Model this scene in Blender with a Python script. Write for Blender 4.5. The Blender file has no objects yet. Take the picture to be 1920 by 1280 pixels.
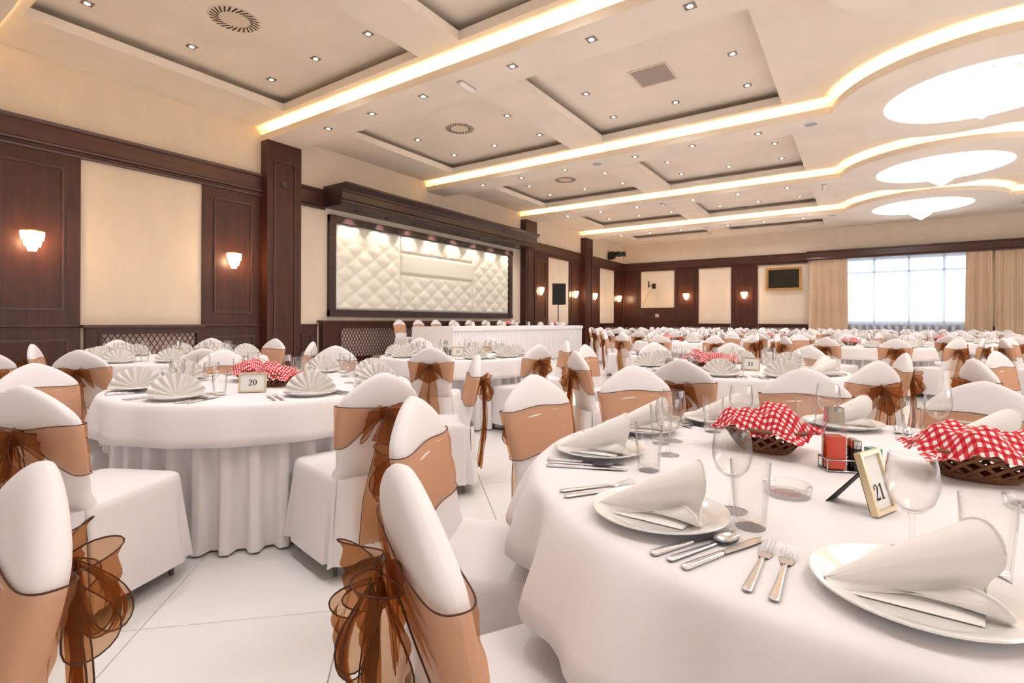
import bpy, math, random
from mathutils import Vector, Matrix
rad = math.radians
PI = math.pi
rnd = random.Random(11)
sc = bpy.context.scene
col = sc.collection

# ------------------------------------------------------------------ camera, world, exposure
EYE = 1.19
cd = bpy.data.cameras.new('camera')
cam = bpy.data.objects.new('camera', cd)
col.objects.link(cam)
cd.sensor_width = 36.0
cd.lens = 953.11 / 1920 * 36.0
cd.shift_y = -(640 - 601.76) / 1920
cd.clip_start = 0.05
cam.matrix_world = (Matrix.Translation((0, 0, EYE)) @ Matrix.Rotation(rad(34.3136), 4, 'Z')
                    @ Matrix.Rotation(rad(90), 4, 'X') @ Matrix.Rotation(rad(0.2026), 4, 'Z'))
sc.camera = cam

wd = bpy.data.worlds.new('overcast_sky')
sc.world = wd
wd.use_nodes = True
wd.node_tree.nodes['Background'].inputs[0].default_value = (0.80, 0.90, 1.0, 1)
wd.node_tree.nodes['Background'].inputs[1].default_value = 2.4

vs = sc.view_settings
vs.view_transform = 'Standard'
vs.look = 'None'
vs.gamma = 1.0
vs.exposure = 0.46
try:
    vs.use_curve_mapping = False
except Exception:
    pass
try:
    sc.cycles.use_denoising = True
    sc.cycles.use_light_tree = False
    sc.cycles.max_bounces = 6
    sc.cycles.diffuse_bounces = 4
    sc.cycles.glossy_bounces = 2
    sc.cycles.transmission_bounces = 2
    sc.cycles.transparent_max_bounces = 14
    sc.cycles.use_adaptive_sampling = True
    sc.cycles.adaptive_threshold = 0.1
    sc.cycles.sample_clamp_indirect = 6.0
    sc.cycles.caustics_reflective = False
    sc.cycles.caustics_refractive = False
except Exception:
    pass

# added cool fill lights, hung before the assumed windows of two unseen walls (added_window_2 on the right wall, added_window_3 behind the viewer)
def daylight_fill(name, loc, rot, sx, sy, watt):
    L = bpy.data.lights.new(name, 'AREA')
    L.shape = 'RECTANGLE'; L.size = sx; L.size_y = sy
    L.energy = watt; L.color = (0.88, 0.91, 1.0)
    o = bpy.data.objects.new(name, L); col.objects.link(o)
    o.location = loc; o.rotation_euler = rot
    return o
daylight_fill('daylight_fill_right', (14.35, 9.0, 2.6), (0, rad(90), 0), 2.7, 22.0, 480)
daylight_fill('daylight_fill_front', (1.0, -4.15, 2.6), (rad(90), 0, 0), 16.0, 2.7, 40)

# strengths of the lamps the hall has
ORD = ['first', 'second', 'third', 'fourth', 'fifth', 'sixth', 'seventh', 'eighth', 'ninth', 'tenth']
CHANDELIER = 5.5
LED = 46.0
SPOT_W = 94.0
SCONCE = 14.0
WASH_W = 34.0

# ------------------------------------------------------------------ materials
def lin(c):
    return tuple((x / 255 / 12.92) if x / 255 <= 0.04045 else ((x / 255 + 0.055) / 1.055) ** 2.4 for x in c)

MATS = {}
def mat(name, rgb, rough=0.5, metal=0.0, spec=0.5, noise=None, bump=None, sheen=0.0, coat=0.0):
    """noise=(scale, amount, stretch xyz) varies the colour; bump=(scale, strength)"""
    m = bpy.data.materials.new(name)
    m.use_nodes = True
    nt = m.node_tree
    b = nt.nodes['Principled BSDF']
    c = lin(rgb)
    b.inputs['Base Color'].default_value = (*c, 1)
    b.inputs['Roughness'].default_value = rough
    b.inputs['Metallic'].default_value = metal
    b.inputs['Specular IOR Level'].default_value = spec
    b.inputs['Sheen Weight'].default_value = sheen
    b.inputs['Coat Weight'].default_value = coat
    if noise or bump:
        tc = nt.nodes.new('ShaderNodeTexCoord')
    if noise:
        mp = nt.nodes.new('ShaderNodeMapping')
        mp.inputs['Scale'].default_value = noise[2] if len(noise) > 2 else (1, 1, 1)
        nt.links.new(tc.outputs['Object'], mp.inputs['Vector'])
        nz = nt.nodes.new('ShaderNodeTexNoise')
        nz.inputs['Scale'].default_value = noise[0]
        nz.inputs['Detail'].default_value = 4
        nt.links.new(mp.outputs[0], nz.inputs['Vector'])
        rp = nt.nodes.new('ShaderNodeValToRGB')
        a = noise[1]
        rp.color_ramp.elements[0].position = 0.3
        rp.color_ramp.elements[1].position = 0.7
        rp.color_ramp.elements[0].color = (*[x * (1 - a) for x in c], 1)
        rp.color_ramp.elements[1].color = (*[min(1, x * (1 + a)) for x in c], 1)
        nt.links.new(nz.outputs['Fac'], rp.inputs['Fac'])
        nt.links.new(rp.outputs[0], b.inputs['Base Color'])
    if bump:
        nb = nt.nodes.new('ShaderNodeTexNoise')
        nb.inputs['Scale'].default_value = bump[0]
        nt.links.new(tc.outputs['Object'], nb.inputs['Vector'])
        bp = nt.nodes.new('ShaderNodeBump')
        bp.inputs['Strength'].default_value = bump[1]
        bp.inputs['Distance'].default_value = 0.004
        nt.links.new(nb.outputs['Fac'], bp.inputs['Height'])
        nt.links.new(bp.outputs[0], b.inputs['Normal'])
    MATS[name] = m
    return m

def emit(name, rgb, strength):
    m = bpy.data.materials.new(name)
    m.use_nodes = True
    nt = m.node_tree
    nt.nodes.remove(nt.nodes['Principled BSDF'])
    e = nt.nodes.new('ShaderNodeEmission')
    e.inputs[0].default_value = (*rgb, 1)
    e.inputs[1].default_value = strength
    nt.links.new(e.outputs[0], nt.nodes['Material Output'].inputs[0])
    MATS[name] = m
    return m

def sheer(name, tint, cloth, fac, weave=None):
    """thin see-through fabric: tinted transparency mixed with a diffuse / translucent cloth"""
    m = bpy.data.materials.new(name)
    m.use_nodes = True
    nt = m.node_tree
    nt.nodes.remove(nt.nodes['Principled BSDF'])
    t = nt.nodes.new('ShaderNodeBsdfTransparent')
    t.inputs[0].default_value = (*tint, 1)
    d = nt.nodes.new('ShaderNodeBsdfDiffuse')
    d.inputs[0].default_value = (*cloth, 1)
    tl = nt.nodes.new('ShaderNodeBsdfTranslucent')
    tl.inputs[0].default_value = (*cloth, 1)
    mx = nt.nodes.new('ShaderNodeMixShader')
    mx.inputs[0].default_value = 0.45
    nt.links.new(d.outputs[0], mx.inputs[1])
    nt.links.new(tl.outputs[0], mx.inputs[2])
    m2 = nt.nodes.new('ShaderNodeMixShader')
    m2.inputs[0].default_value = fac
    nt.links.new(t.outputs[0], m2.inputs[1])
    nt.links.new(mx.outputs[0], m2.inputs[2])
    nt.links.new(m2.outputs[0], nt.nodes['Material Output'].inputs[0])
    MATS[name] = m
    return m

def thin_glass(name, tint=(0.99, 0.99, 0.985), edge=(0.58, 0.58, 0.60), refl=0.85):
    """thin-walled glass: clear when seen face-on, brighter reflections and a faint edge at grazing angles"""
    m = bpy.data.materials.new(name)
    m.use_nodes = True
    nt = m.node_tree
    nt.nodes.remove(nt.nodes['Principled BSDF'])
    lw = nt.nodes.new('ShaderNodeLayerWeight')
    lw.inputs['Blend'].default_value = 0.5
    pw = nt.nodes.new('ShaderNodeMath'); pw.operation = 'POWER'; pw.inputs[1].default_value = 3.5
    nt.links.new(lw.outputs['Facing'], pw.inputs[0])
    mixc = nt.nodes.new('ShaderNodeMixRGB')
    mixc.inputs[1].default_value = (*tint, 1)
    mixc.inputs[2].default_value = (*edge, 1)
    nt.links.new(pw.outputs[0], mixc.inputs[0])
    t = nt.nodes.new('ShaderNodeBsdfTransparent')
    nt.links.new(mixc.outputs[0], t.inputs[0])
    g = nt.nodes.new('ShaderNodeBsdfGlossy')
    g.inputs['Roughness'].default_value = 0.04
    g.inputs[0].default_value = (1, 1, 1, 1)
    ml = nt.nodes.new('ShaderNodeMath'); ml.operation = 'MULTIPLY_ADD'
    ml.inputs[1].default_value = refl; ml.inputs[2].default_value = 0.035
    nt.links.new(pw.outputs[0], ml.inputs[0])
    mx = nt.nodes.new('ShaderNodeMixShader')
    nt.links.new(ml.outputs[0], mx.inputs[0])
    nt.links.new(t.outputs[0], mx.inputs[1])
    nt.links.new(g.outputs[0], mx.inputs[2])
    nt.links.new(mx.outputs[0], nt.nodes['Material Output'].inputs[0])
    MATS[name] = m
    return m

def gingham(name, scale):
    m = bpy.data.materials.new(name)
    m.use_nodes = True
    nt = m.node_tree
    b = nt.nodes['Principled BSDF']
    b.inputs['Roughness'].default_value = 0.85
    uv = nt.nodes.new('ShaderNodeUVMap')
    sp = nt.nodes.new('ShaderNodeSeparateXYZ')
    nt.links.new(uv.outputs[0], sp.inputs[0])
    outs = []
    for k in (0, 1):
        a = nt.nodes.new('ShaderNodeMath'); a.operation = 'MULTIPLY'; a.inputs[1].default_value = scale
        nt.links.new(sp.outputs[k], a.inputs[0])
        fr = nt.nodes.new('ShaderNodeMath'); fr.operation = 'FRACT'
        nt.links.new(a.outputs[0], fr.inputs[0])
        g = nt.nodes.new('ShaderNodeMath'); g.operation = 'GREATER_THAN'; g.inputs[1].default_value = 0.5
        nt.links.new(fr.outputs[0], g.inputs[0])
        outs.append(g)
    s = nt.nodes.new('ShaderNodeMath'); s.operation = 'ADD'
    nt.links.new(outs[0].outputs[0], s.inputs[0]); nt.links.new(outs[1].outputs[0], s.inputs[1])
    h = nt.nodes.new('ShaderNodeMath'); h.operation = 'MULTIPLY'; h.inputs[1].default_value = 0.5
    nt.links.new(s.outputs[0], h.inputs[0])
    rp = nt.nodes.new('ShaderNodeValToRGB')
    rp.color_ramp.interpolation = 'CONSTANT'
    e = rp.color_ramp.elements
    e[0].position = 0.0; e[0].color = (*lin((246, 238, 232)), 1)
    e[1].position = 0.35; e[1].color = (*lin((214, 66, 74)), 1)
    n = e.new(0.8); n.color = (*lin((192, 8, 24)), 1)
    nt.links.new(h.outputs[0], rp.inputs[0])
    nt.links.new(rp.outputs[0], b.inputs['Base Color'])
    MATS[name] = m
    return m

mat('ceiling_plaster', (239, 225, 208), 0.7, noise=(0.9, 0.05, (1, 1, 1)))
mat('wallpaper', (230, 211, 187), 0.75, noise=(3.0, 0.03, (1, 1, 0.4)), bump=(60, 0.15))
mat('wood', (68, 36, 28), 0.36, noise=(2.2, 0.22, (6, 6, 0.35)), spec=0.35)
mat('wood_rail', (74, 41, 32), 0.34, noise=(2.2, 0.2, (0.4, 0.4, 6)))
mat('dark_wood', (54, 34, 36), 0.35, noise=(2.0, 0.2, (0.4, 0.4, 6)))
mat('lattice_back', (214, 190, 182), 0.8)
mat('leather', (240, 234, 218), 0.45)
mat('tile', (237, 233, 228), 0.09, spec=0.5, noise=(1.4, 0.02))
mat('grout', (172, 158, 146), 0.8)
mat('cloth', (243, 237, 236), 0.9, sheen=0.15)
mat('cover_cloth', (240, 233, 231), 0.85, sheen=0.15)
mat('napkin', (246, 240, 234), 0.9)
mat('porcelain', (246, 242, 236), 0.12, coat=0.5)
mat('steel', (236, 237, 242), 0.2, metal=1.0)
mat('chrome', (196, 194, 192), 0.14, metal=1.0)
mat('black_plastic', (18, 17, 18), 0.45)
mat('black_cloth', (14, 13, 14), 0.7)
mat('screen', (12, 11, 14), 0.2)
mat('gilt', (196, 150, 84), 0.35, metal=0.35, noise=(30, 0.3))
mat('gold_frame', (222, 202, 164), 0.28, metal=0.55)
mat('paper', (245, 241, 233), 0.8)
mat('ink', (30, 20, 22), 0.6)
mat('white_plastic', (236, 230, 224), 0.4)
mat('grille_grey', (170, 168, 176), 0.6)
mat('vent_face', (226, 206, 184), 0.6)
mat('vent_slot', (48, 38, 36), 0.8)
mat('slat_grey', (184, 168, 158), 0.5)
mat('curtain', (214, 184, 152), 0.8, noise=(1.5, 0.05))
mat('frame_white', (235, 238, 242), 0.4)
mat('frosted', (225, 232, 240), 0.6)
mat('spot_frame', (150, 138, 128), 0.3, metal=0.7)
mat('wicker', (126, 78, 46), 0.55, noise=(40, 0.25))
mat('hem', (74, 38, 26), 0.6)
mat('oil_glass', (228, 58, 4), 0.1)
mat('dark_sauce', (46, 40, 40), 0.15)
mat('card', (214, 178, 106), 0.7)
mat('card_teal', (116, 164, 156), 0.7)
mat('carpet', (168, 150, 140), 0.95)
sheer('organza', (0.96, 0.77, 0.63), (0.46, 0.25, 0.14), 0.25)
sheer('organza_bow', (0.88, 0.64, 0.45), (0.30, 0.135, 0.05), 0.30)
sheer('voile', (0.93, 0.96, 1.0), (0.86, 0.90, 0.97), 0.50)
thin_glass('glass')
thin_glass('pane', (0.95, 0.97, 0.97), (0.9, 0.95, 0.95))
gingham('gingham', 17.0)
emit('led_yellow', (1.0, 0.77, 0.31), LED)
emit('crystal_glow', (0.98, 0.96, 0.98), CHANDELIER)
emit('sconce_glow', (1.0, 0.62, 0.30), SCONCE)
emit('spot_lens', (1.0, 0.93, 0.84), 25.0)
for n_ in ('spot_lens', 'sconce_glow'):          # tiny emitters: their lamps light the room, the lens itself is only seen
    MATS[n_].cycles.emission_sampling = 'NONE'
M = MATS

# ------------------------------------------------------------------ mesh helpers
class MB:
    def __init__(s):
        s.v = []; s.f = []; s.uv = None
    def add(s, vs_, fs):
        o = len(s.v)
        s.v += [tuple(p) for p in vs_]
        s.f += [tuple(i + o for i in q) for q in fs]
        return s
    def box(s, a, b, fn=None):
        x0, y0, z0 = [min(p, q) for p, q in zip(a, b)]
        x1, y1, z1 = [max(p, q) for p, q in zip(a, b)]
        P = [(x0, y0, z0), (x1, y0, z0), (x1, y1, z0), (x0, y1, z0), (x0, y0, z1), (x1, y0, z1), (x1, y1, z1), (x0, y1, z1)]
        if fn: P = [fn(p) for p in P]
        return s.add(P, [(0, 3, 2, 1), (4, 5, 6, 7), (0, 1, 5, 4), (1, 2, 6, 5), (2, 3, 7, 6), (3, 0, 4, 7)])
    def lathe(s, prof, n=24, c=(0, 0, 0), cap=True, fl=None):
        """prof [(r,z)]; fl(angle, r, z) may change r"""
        P = []; F = []
        for (r, z) in prof:
            for k in range(n):
                a = 2 * PI * k / n
                rr = fl(a, r, z) if fl else r
                P.append((c[0] + rr * math.cos(a), c[1] + rr * math.sin(a), c[2] + z))
        for i in range(len(prof) - 1):
            for k in range(n):
                q = (k + 1) % n
                F.append((i * n + k, i * n + q, (i + 1) * n + q, (i + 1) * n + k))
        if cap:
            if prof[0][0] > 1e-5: F.append(tuple(range(n))[::-1])
            if prof[-1][0] > 1e-5: F.append(tuple((len(prof) - 1) * n + k for k in range(n)))
        return s.add(P, F)
    def grid(s, fn, nu, nv, closeu=False, uvs=False):
        P = []; F = []
        base = len(s.v)
        for i in range(nu if closeu else nu + 1):
            for j in range(nv + 1):
                P.append(fn(i / nu, j / nv))
        w = nv + 1
        for i in range(nu):
            i2 = (i + 1) % nu if closeu else i + 1
            for j in range(nv):
                F.append((i * w + j, i2 * w + j, i2 * w + j + 1, i * w + j + 1))
        s.add(P, F)
        if uvs:
            if s.uv is None: s.uv = {}
            for i in range(nu + 1):
                for j in range(nv + 1):
                    s.uv[base + i * w + j] = (i / nu, j / nv)
        return s
    def tube(s, pts, r, n=6, cap=True, flat=1.0):
        pts = [Vector(p) for p in pts]
        P = []; F = []
        up = Vector((0.123, 0.07, 1)).normalized()
        for i, p in enumerate(pts):
            d = (pts[min(i + 1, len(pts) - 1)] - pts[max(i - 1, 0)])
            d = d.normalized() if d.length > 1e-9 else Vector((0, 0, 1))
            u = d.cross(up)
            if u.length < 1e-4: u = d.cross(Vector((1, 0, 0)))
            u.normalize()
            w = d.cross(u)
            rr = r[i] if isinstance(r, (list, tuple)) else r
            for k in range(n):
                a = 2 * PI * k / n
                P.append(tuple(p + u * (rr * flat * math.cos(a)) + w * (rr * math.sin(a))))
        for i in range(len(pts) - 1):
            for k in range(n):
                q = (k + 1) % n
                F.append((i * n + k, i * n + q, (i + 1) * n + q, (i + 1) * n + k))
        if cap:
            F.append(tuple(range(n))[::-1]); F.append(tuple((len(pts) - 1) * n + k for k in range(n)))
        return s.add(P, F)
    def prism(s, prof, u0, u1, fn):
        """prof polygon [(d,h)] swept from u0 to u1; fn((u,d,h)) -> world"""
        n = len(prof)
        P = [fn((u0, d, h)) for d, h in prof] + [fn((u1, d, h)) for d, h in prof]
        F = [(k, (k + 1) % n, n + (k + 1) % n, n + k) for k in range(n)]
        F += [tuple(range(n))[::-1], tuple(range(n, 2 * n))]
        return s.add(P, F)
    def mesh(s, name, m, smooth=0):
        me = bpy.data.meshes.new(name)
        me.from_pydata(s.v, [], s.f)
        if s.uv is not None:
            ul = me.uv_layers.new(name='UVMap')
            for lp in me.loops:
                ul.data[lp.index].uv = s.uv.get(lp.vertex_index, (0, 0))
        me.materials.append(MATS[m] if isinstance(m, str) else m)
        if smooth:
            me.polygons.foreach_set('use_smooth', [True] * len(me.polygons))
            if smooth > 1:
                me.set_sharp_from_angle(angle=rad(smooth))
        me.update()
        return me

def tag(o, label=None, cat=None, group=None, kind=None):
    if label: o['label'] = label
    if cat: o['category'] = cat
    if group: o['group'] = group
    if kind: o['kind'] = kind
    return o

def ob(name, mb, m=None, parent=None, smooth=0, loc=None, rz=0.0, **k):
    me = mb.mesh(name, m, smooth) if isinstance(mb, MB) else mb
    o = bpy.data.objects.new(name, me)
    col.objects.link(o)
    if parent is not None: o.parent = parent
    if loc is not None: o.location = loc
    if rz: o.rotation_euler = (0, 0, rz)
    return tag(o, **k)

def empty(name, loc=(0, 0, 0), rz=0.0, **k):
    o = bpy.data.objects.new(name, None)
    o.empty_display_size = 0.1
    col.objects.link(o)
    o.location = loc
    o.rotation_euler = (0, 0, rz)
    return tag(o, **k)

KIDS = {}
def kids(o):
    return [c for c in o.children]

def dup(root, loc, rz=0.0, scale=None, **k):
    r = root.copy(); col.objects.link(r)
    r.location = loc; r.rotation_euler = (0, 0, rz)
    if scale: r.scale = scale
    for ch in root.children:
        if ch.type == 'LIGHT': continue
        c = ch.copy(); col.objects.link(c); c.parent = r
        for g in ch.children:
            d = g.copy(); col.objects.link(d); d.parent = c
    return tag(r, **k)

def lamp(name, kind, loc, energy, color, parent=None, size=0.05, spot=None, blend=0.8, rot=None):
    L = bpy.data.lights.new(name, kind)
    L.energy = energy; L.color = color
    if kind in ('POINT', 'SPOT'): L.shadow_soft_size = size
    if spot: L.spot_size = spot; L.spot_blend = blend
    o = bpy.data.objects.new(name, L); col.objects.link(o)
    o.location = loc
    if rot: o.rotation_euler = rot
    if parent is not None: o.parent = parent
    return o

# ------------------------------------------------------------------ room shell
XL, XR, YB, YF = -11.0, 14.5, 27.19, -4.30
Z0, ZL, Z1, ZT, Z2 = 5.17, 5.31, 5.46, 5.61, 5.74
CX = 1.75
BY = [6.19 + 5.2475 * (k - 1) for k in range(5)]           # near edges of the lowered bands
BW = 0.82
def mx(x): return 2 * CX - x

# floor: grout bed and diagonal tiles
fl = ob('floor', MB().box((XL, YF, -0.12), (XR, YB, -0.006)), 'grout', kind='structure')
S = 1.0725 / math.sqrt(2)
half = S / 2 - 0.0018
tm = MB()
hh = half - 0.0015
tm.add([(-half, -half, -0.006), (half, -half, -0.006), (half, half, -0.006), (-half, half, -0.006),
        (-half, -half, -0.0015), (half, -half, -0.0015), (half, half, -0.0015), (-half, half, -0.0015),
        (-hh, -hh, 0), (hh, -hh, 0), (hh, hh, 0), (-hh, hh, 0)],
       [(8, 9, 10, 11), (0, 1, 5, 4), (1, 2, 6, 5), (2, 3, 7, 6), (3, 0, 4, 7), (4, 5, 9, 8), (5, 6, 10, 9), (6, 7, 11, 10), (7, 4, 8, 11)])
tile_me = tm.mesh('tile', 'tile')
cells = []
for i in range(-30, 46):
    for j in range(-40, 40):
        p = -1.472 + 1.0725 * (i + 0.5); q = 3.09 + 1.0725 * (j + 0.5)      # x+y = p , y-x = q
        x, y = (p - q) / 2, (p + q) / 2
        if XL + 0.2 < x < XR - 0.2 and YF + 0.2 < y < YB - 0.2:
            dep = -x * 0.5637 + y * 0.826
            lat = x * 0.826 + y * 0.5637
            vis = dep > 0.2 and abs(lat) < dep * 1.12 + 0.9
            cells.append((0 if vis else 1, math.hypot(x, y), x, y))
cells.sort()
far = MB()
for n, (v, d, x, y) in enumerate(cells):
    if n < 300:
        t = bpy.data.objects.new('tile', tile_me); col.objects.link(t); t.parent = fl
        t.location = (x, y, 0); t.rotation_euler = (0, 0, PI / 4)
    else:
        h2 = half * math.sqrt(2)
        far.add([(x - h2, y, 0), (x, y - h2, 0), (x + h2, y, 0), (x, y + h2, 0)], [(0, 1, 2, 3)])
ob('tile_field', far, 'tile', fl, kind='stuff')

# walls
wl = ob('wall_left', MB().box((XL - 0.2, YF, 0), (XL, YB, 5.9)), 'wallpaper', kind='structure')
wr = ob('wall_right', MB().box((XR, YF, 0), (XR + 0.2, YB, 5.9)), 'wallpaper', kind='structure')
wf = ob('wall_front', MB().box((XL - 0.2, YF - 0.2, 0), (XR + 0.2, YF, 5.9)), 'wallpaper', kind='structure')
WX0, WX1, WZ0, WZ1 = -1.1, 4.2, 1.15, 4.0
wb_mb = MB().box((XL - 0.2, YB, 0), (WX0, YB + 0.25, 5.9)).box((WX1, YB, 0), (XR + 0.2, YB + 0.25, 5.9))
wb_mb.box((WX0, YB, 0), (WX1, YB + 0.25, WZ0)).box((WX0, YB, WZ1), (WX1, YB + 0.25, 5.9))
wb = ob('wall_back', wb_mb, 'wallpaper', kind='structure')

LW = lambda p: (XL + p[1], p[0], p[2])        # (u along wall, d out of wall, h)
RB = lambda p: (p[0], YB - p[1], p[2])
CORNICE = [(0, 3.93), (0.07, 3.93), (0.075, 3.965), (0.05, 3.985), (0.05, 4.015), (0.10, 4.03), (0.105, 4.06), (0.075, 4.08), (0.075, 4.34), (0.11, 4.36), (0.12, 4.41), (0, 4.41)]
RAIL = [(0, 1.045), (0.05, 1.05), (0.07, 1.075), (0.07, 1.10), (0, 1.10)]

def frame_ring(mb, fn, u0, u1, h0, h1, d, w=0.03, t=0.018):
    mb.box((u0, d, h0), (u1, d + t, h0 + w), fn); mb.box((u0, d, h1 - w), (u1, d + t, h1), fn)
    mb.box((u0, d, h0 + w), (u0 + w, d + t, h1 - w), fn); mb.box((u1 - w, d, h0 + w), (u1, d + t, h1 - w), fn)

def wood_panel(parent, fn, u0, u1, h0=1.10, h1=3.94, inset=0.22, low=0.24, top=0.22):
    p = ob('wood_panel', MB().box((u0, 0, h0), (u1, 0.035, h1), fn), 'wood', parent)
    r = MB(); frame_ring(r, fn, u0 + inset, u1 - inset, h0 + low, h1 - top, 0.035, 0.035, 0.022)
    ob('panel_moulding', r, 'wood_rail', p)
    return p

def wainscot(parent, fn, u0, u1, n=1):
    p = ob('wainscot', MB().box((u0, 0, 0), (u1, 0.035, 1.05), fn), 'wood', parent)
    r = MB(); w = (u1 - u0) / n
    for k in range(n):
        if w > 0.5: frame_ring(r, fn, u0 + k * w + 0.16, u0 + (k + 1) * w - 0.16, 0.22, 0.86, 0.035, 0.03, 0.018)
    r.box((u0, 0.035, 0), (u1, 0.055, 0.12), fn)
    ob('panel_moulding', r, 'wood_rail', p)
    ob('dado_rail', MB().prism(RAIL, u0, u1, fn), 'wood_rail', p)

def grille_box(parent, fn, u0, u1, h1, d, lh0, lh1, in0=0.26, in1=0.26, pitch=0.095, slope=1.75):
    """radiator cover: cap, carcass frame and crossed lattice bars"""
    root = ob('radiator_cover', MB().box((u0 - 0.05, 0, h1 - 0.045), (u1 + 0.05, d + 0.05, h1), fn), 'wood_rail', parent)
    a, b = u0 + in0, u1 - in1
    c = MB().box((u0, 0, 0.10), (a, d, h1 - 0.045), fn).box((b, 0, 0.10), (u1, d, h1 - 0.045), fn)
    c.box((a, 0, 0.10), (b, d, lh0), fn).box((a, 0, lh1), (b, d, h1 - 0.045), fn).box((u0, 0, 0), (u1, d - 0.05, 0.10), fn)
    frame_ring(c, fn, a - 0.05, b + 0.05, lh0 - 0.05, lh1 + 0.05, d, 0.045, 0.02)
    ob('cover_frame', c, 'wood', root)
    ob('radiator_back', MB().box((a, d - 0.075, lh0), (b, d - 0.065, lh1), fn), 'lattice_back', root)
    L = MB(); H = lh1 - lh0; run = H / slope
    k = a - run
    w = 0.008
    while k < b:
        for s in (1, -1):
            p0, p1 = (k, lh0), (k + run, lh1)
            q0, q1 = p0, p1
            if q0[0] < a: q0 = (a, lh0 + (a - k) * slope)
            if q1[0] > b: q1 = (b, lh0 + (b - k) * slope)
            if q1[0] - q0[0] > 0.01:
                if s < 0:
                    q0, q1 = (q0[0], lh0 + lh1 - q0[1]), (q1[0], lh0 + lh1 - q1[1])
                dd = d - 0.03 + (0.006 if s > 0 else 0)
                P = [(q0[0] - w, dd, q0[1]), (q0[0] + w, dd, q0[1]), (q1[0] + w, dd, q1[1]), (q1[0] - w, dd, q1[1])]
                P += [(p[0], p[1] - 0.01, p[2]) for p in P]
                L.add([fn(p) for p in P], [(0, 1, 2, 3), (7, 6, 5, 4), (0, 4, 5, 1), (1, 5, 6, 2), (2, 6, 7, 3), (3, 7, 4, 0)])
        k += pitch
    ob('lattice', L, 'wood', root)

# left wall
PIL = [(6.186, 7.011), (16.687, 17.51), (21.92, 22.72)]
spans = [(YF, 6.186), (7.011, 16.687), (17.51, 21.92), (22.72, YB)]
for (a, b) in spans:
    if a == 7.011:
        continue
    ob('cornice', MB().prism(CORNICE, a, b, LW), 'wood_rail', wl)
ob('cornice', MB().prism(CORNICE, 7.011, 7.80, LW), 'wood_rail', wl)
SC_L = []
for (a, b) in [(1.77, 3.01), (4.954, 6.186), (17.51, 18.82), (20.70, 21.92), (22.72, 24.06), (25.92, 27.15)]:
    wood_panel(wl, LW, a, b)
    SC_L.append((a + b) / 2)
for (a, b, n) in [(-1, 3.01, 3), (4.95, 6.186, 1), (7.011, 7.60, 1), (16.1, 16.687, 1), (17.51, 18.82, 1), (20.7, 21.92, 1), (22.72, 24.06, 1), (25.92, 27.15, 1)]:
    wainscot(wl, LW, a, b, n)
grille_box(wl, LW, 3.06, 4.90, 1.10, 0.15, 0.25, 0.93, 0.22, 0.10)
grille_box(wl, LW, 7.66, 12.2, 1.19, 0.18, 0.26, 1.0, 0.52, 0.3)
grille_box(wl, LW, 12.3, 16.1, 1.19, 0.18, 0.26, 1.0, 0.3, 0.5)
grille_box(wl, LW, 18.87, 20.65, 1.10, 0.15, 0.25, 0.93)
grille_box(wl, LW, 24.11, 25.87, 1.10, 0.15, 0.25, 0.93)

for (a, b) in PIL:
    p = ob('pillar', MB().box((XL, a, 0), (XL + 0.26, b, Z0)), 'wood', kind='structure')
    r = MB(); frame_ring(r, LW, a + 0.15, b - 0.15, 0.3, 4.76, 0.26, 0.035, 0.02)
    ob('panel_moulding', r, 'wood_rail', p)
    rs = MB().lathe([(0.0, 0.035), (0.06, 0.035), (0.085, 0.025), (0.085, 0.0)], 20, cap=False)
    rs.v = [LW(((a + b) / 2 + x, 0.26 + z, 4.26 + y)) for x, y, z in rs.v]
    ob('rosette', rs, 'wood_rail', p, smooth=40)
    ob('plinth', MB().box((XL, a - 0.015, 0), (XL + 0.285, b + 0.015, 0.14)), 'wood_rail', p)

# pelmet over the tufted panel
PEL = [(0, 3.99), (0.70, 3.99), (0.72, 4.04), (0.69, 4.06), (0.69, 4.12), (0.73, 4.14), (0.73, 4.30), (0.76, 4.32), (0.76, 4.36), (0.86, 4.44), (0.90, 4.46), (0.90, 4.51), (0, 4.51)]
pel = ob('pelmet', MB().prism(PEL, 7.78, 16.687, LW), 'dark_wood', kind='structure')
wash = MB()
for k in range(8):
    u = 8.5 + k * 1.02
    root = pel
    ring = MB().lathe([(0.0, 0.0), (0.045, 0.0), (0.045, -0.02), (0.03, -0.02), (0.0, -0.004)], 16, (XL + 0.34, u, 3.99), cap=False)
    s_ = ob('wash_light', ring, 'black_plastic', smooth=30, label='%s small round downlight from the near end under the dark pelmet' % ORD[k], cat='downlight', group='wash lights under the pelmet')
    lamp('wash_lamp', 'SPOT', (XL + 0.34, u, 3.95), WASH_W, (1, 0.90, 0.72), s_, 0.03, rad(80), 0.6, (rad(0), rad(24), 0))

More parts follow.
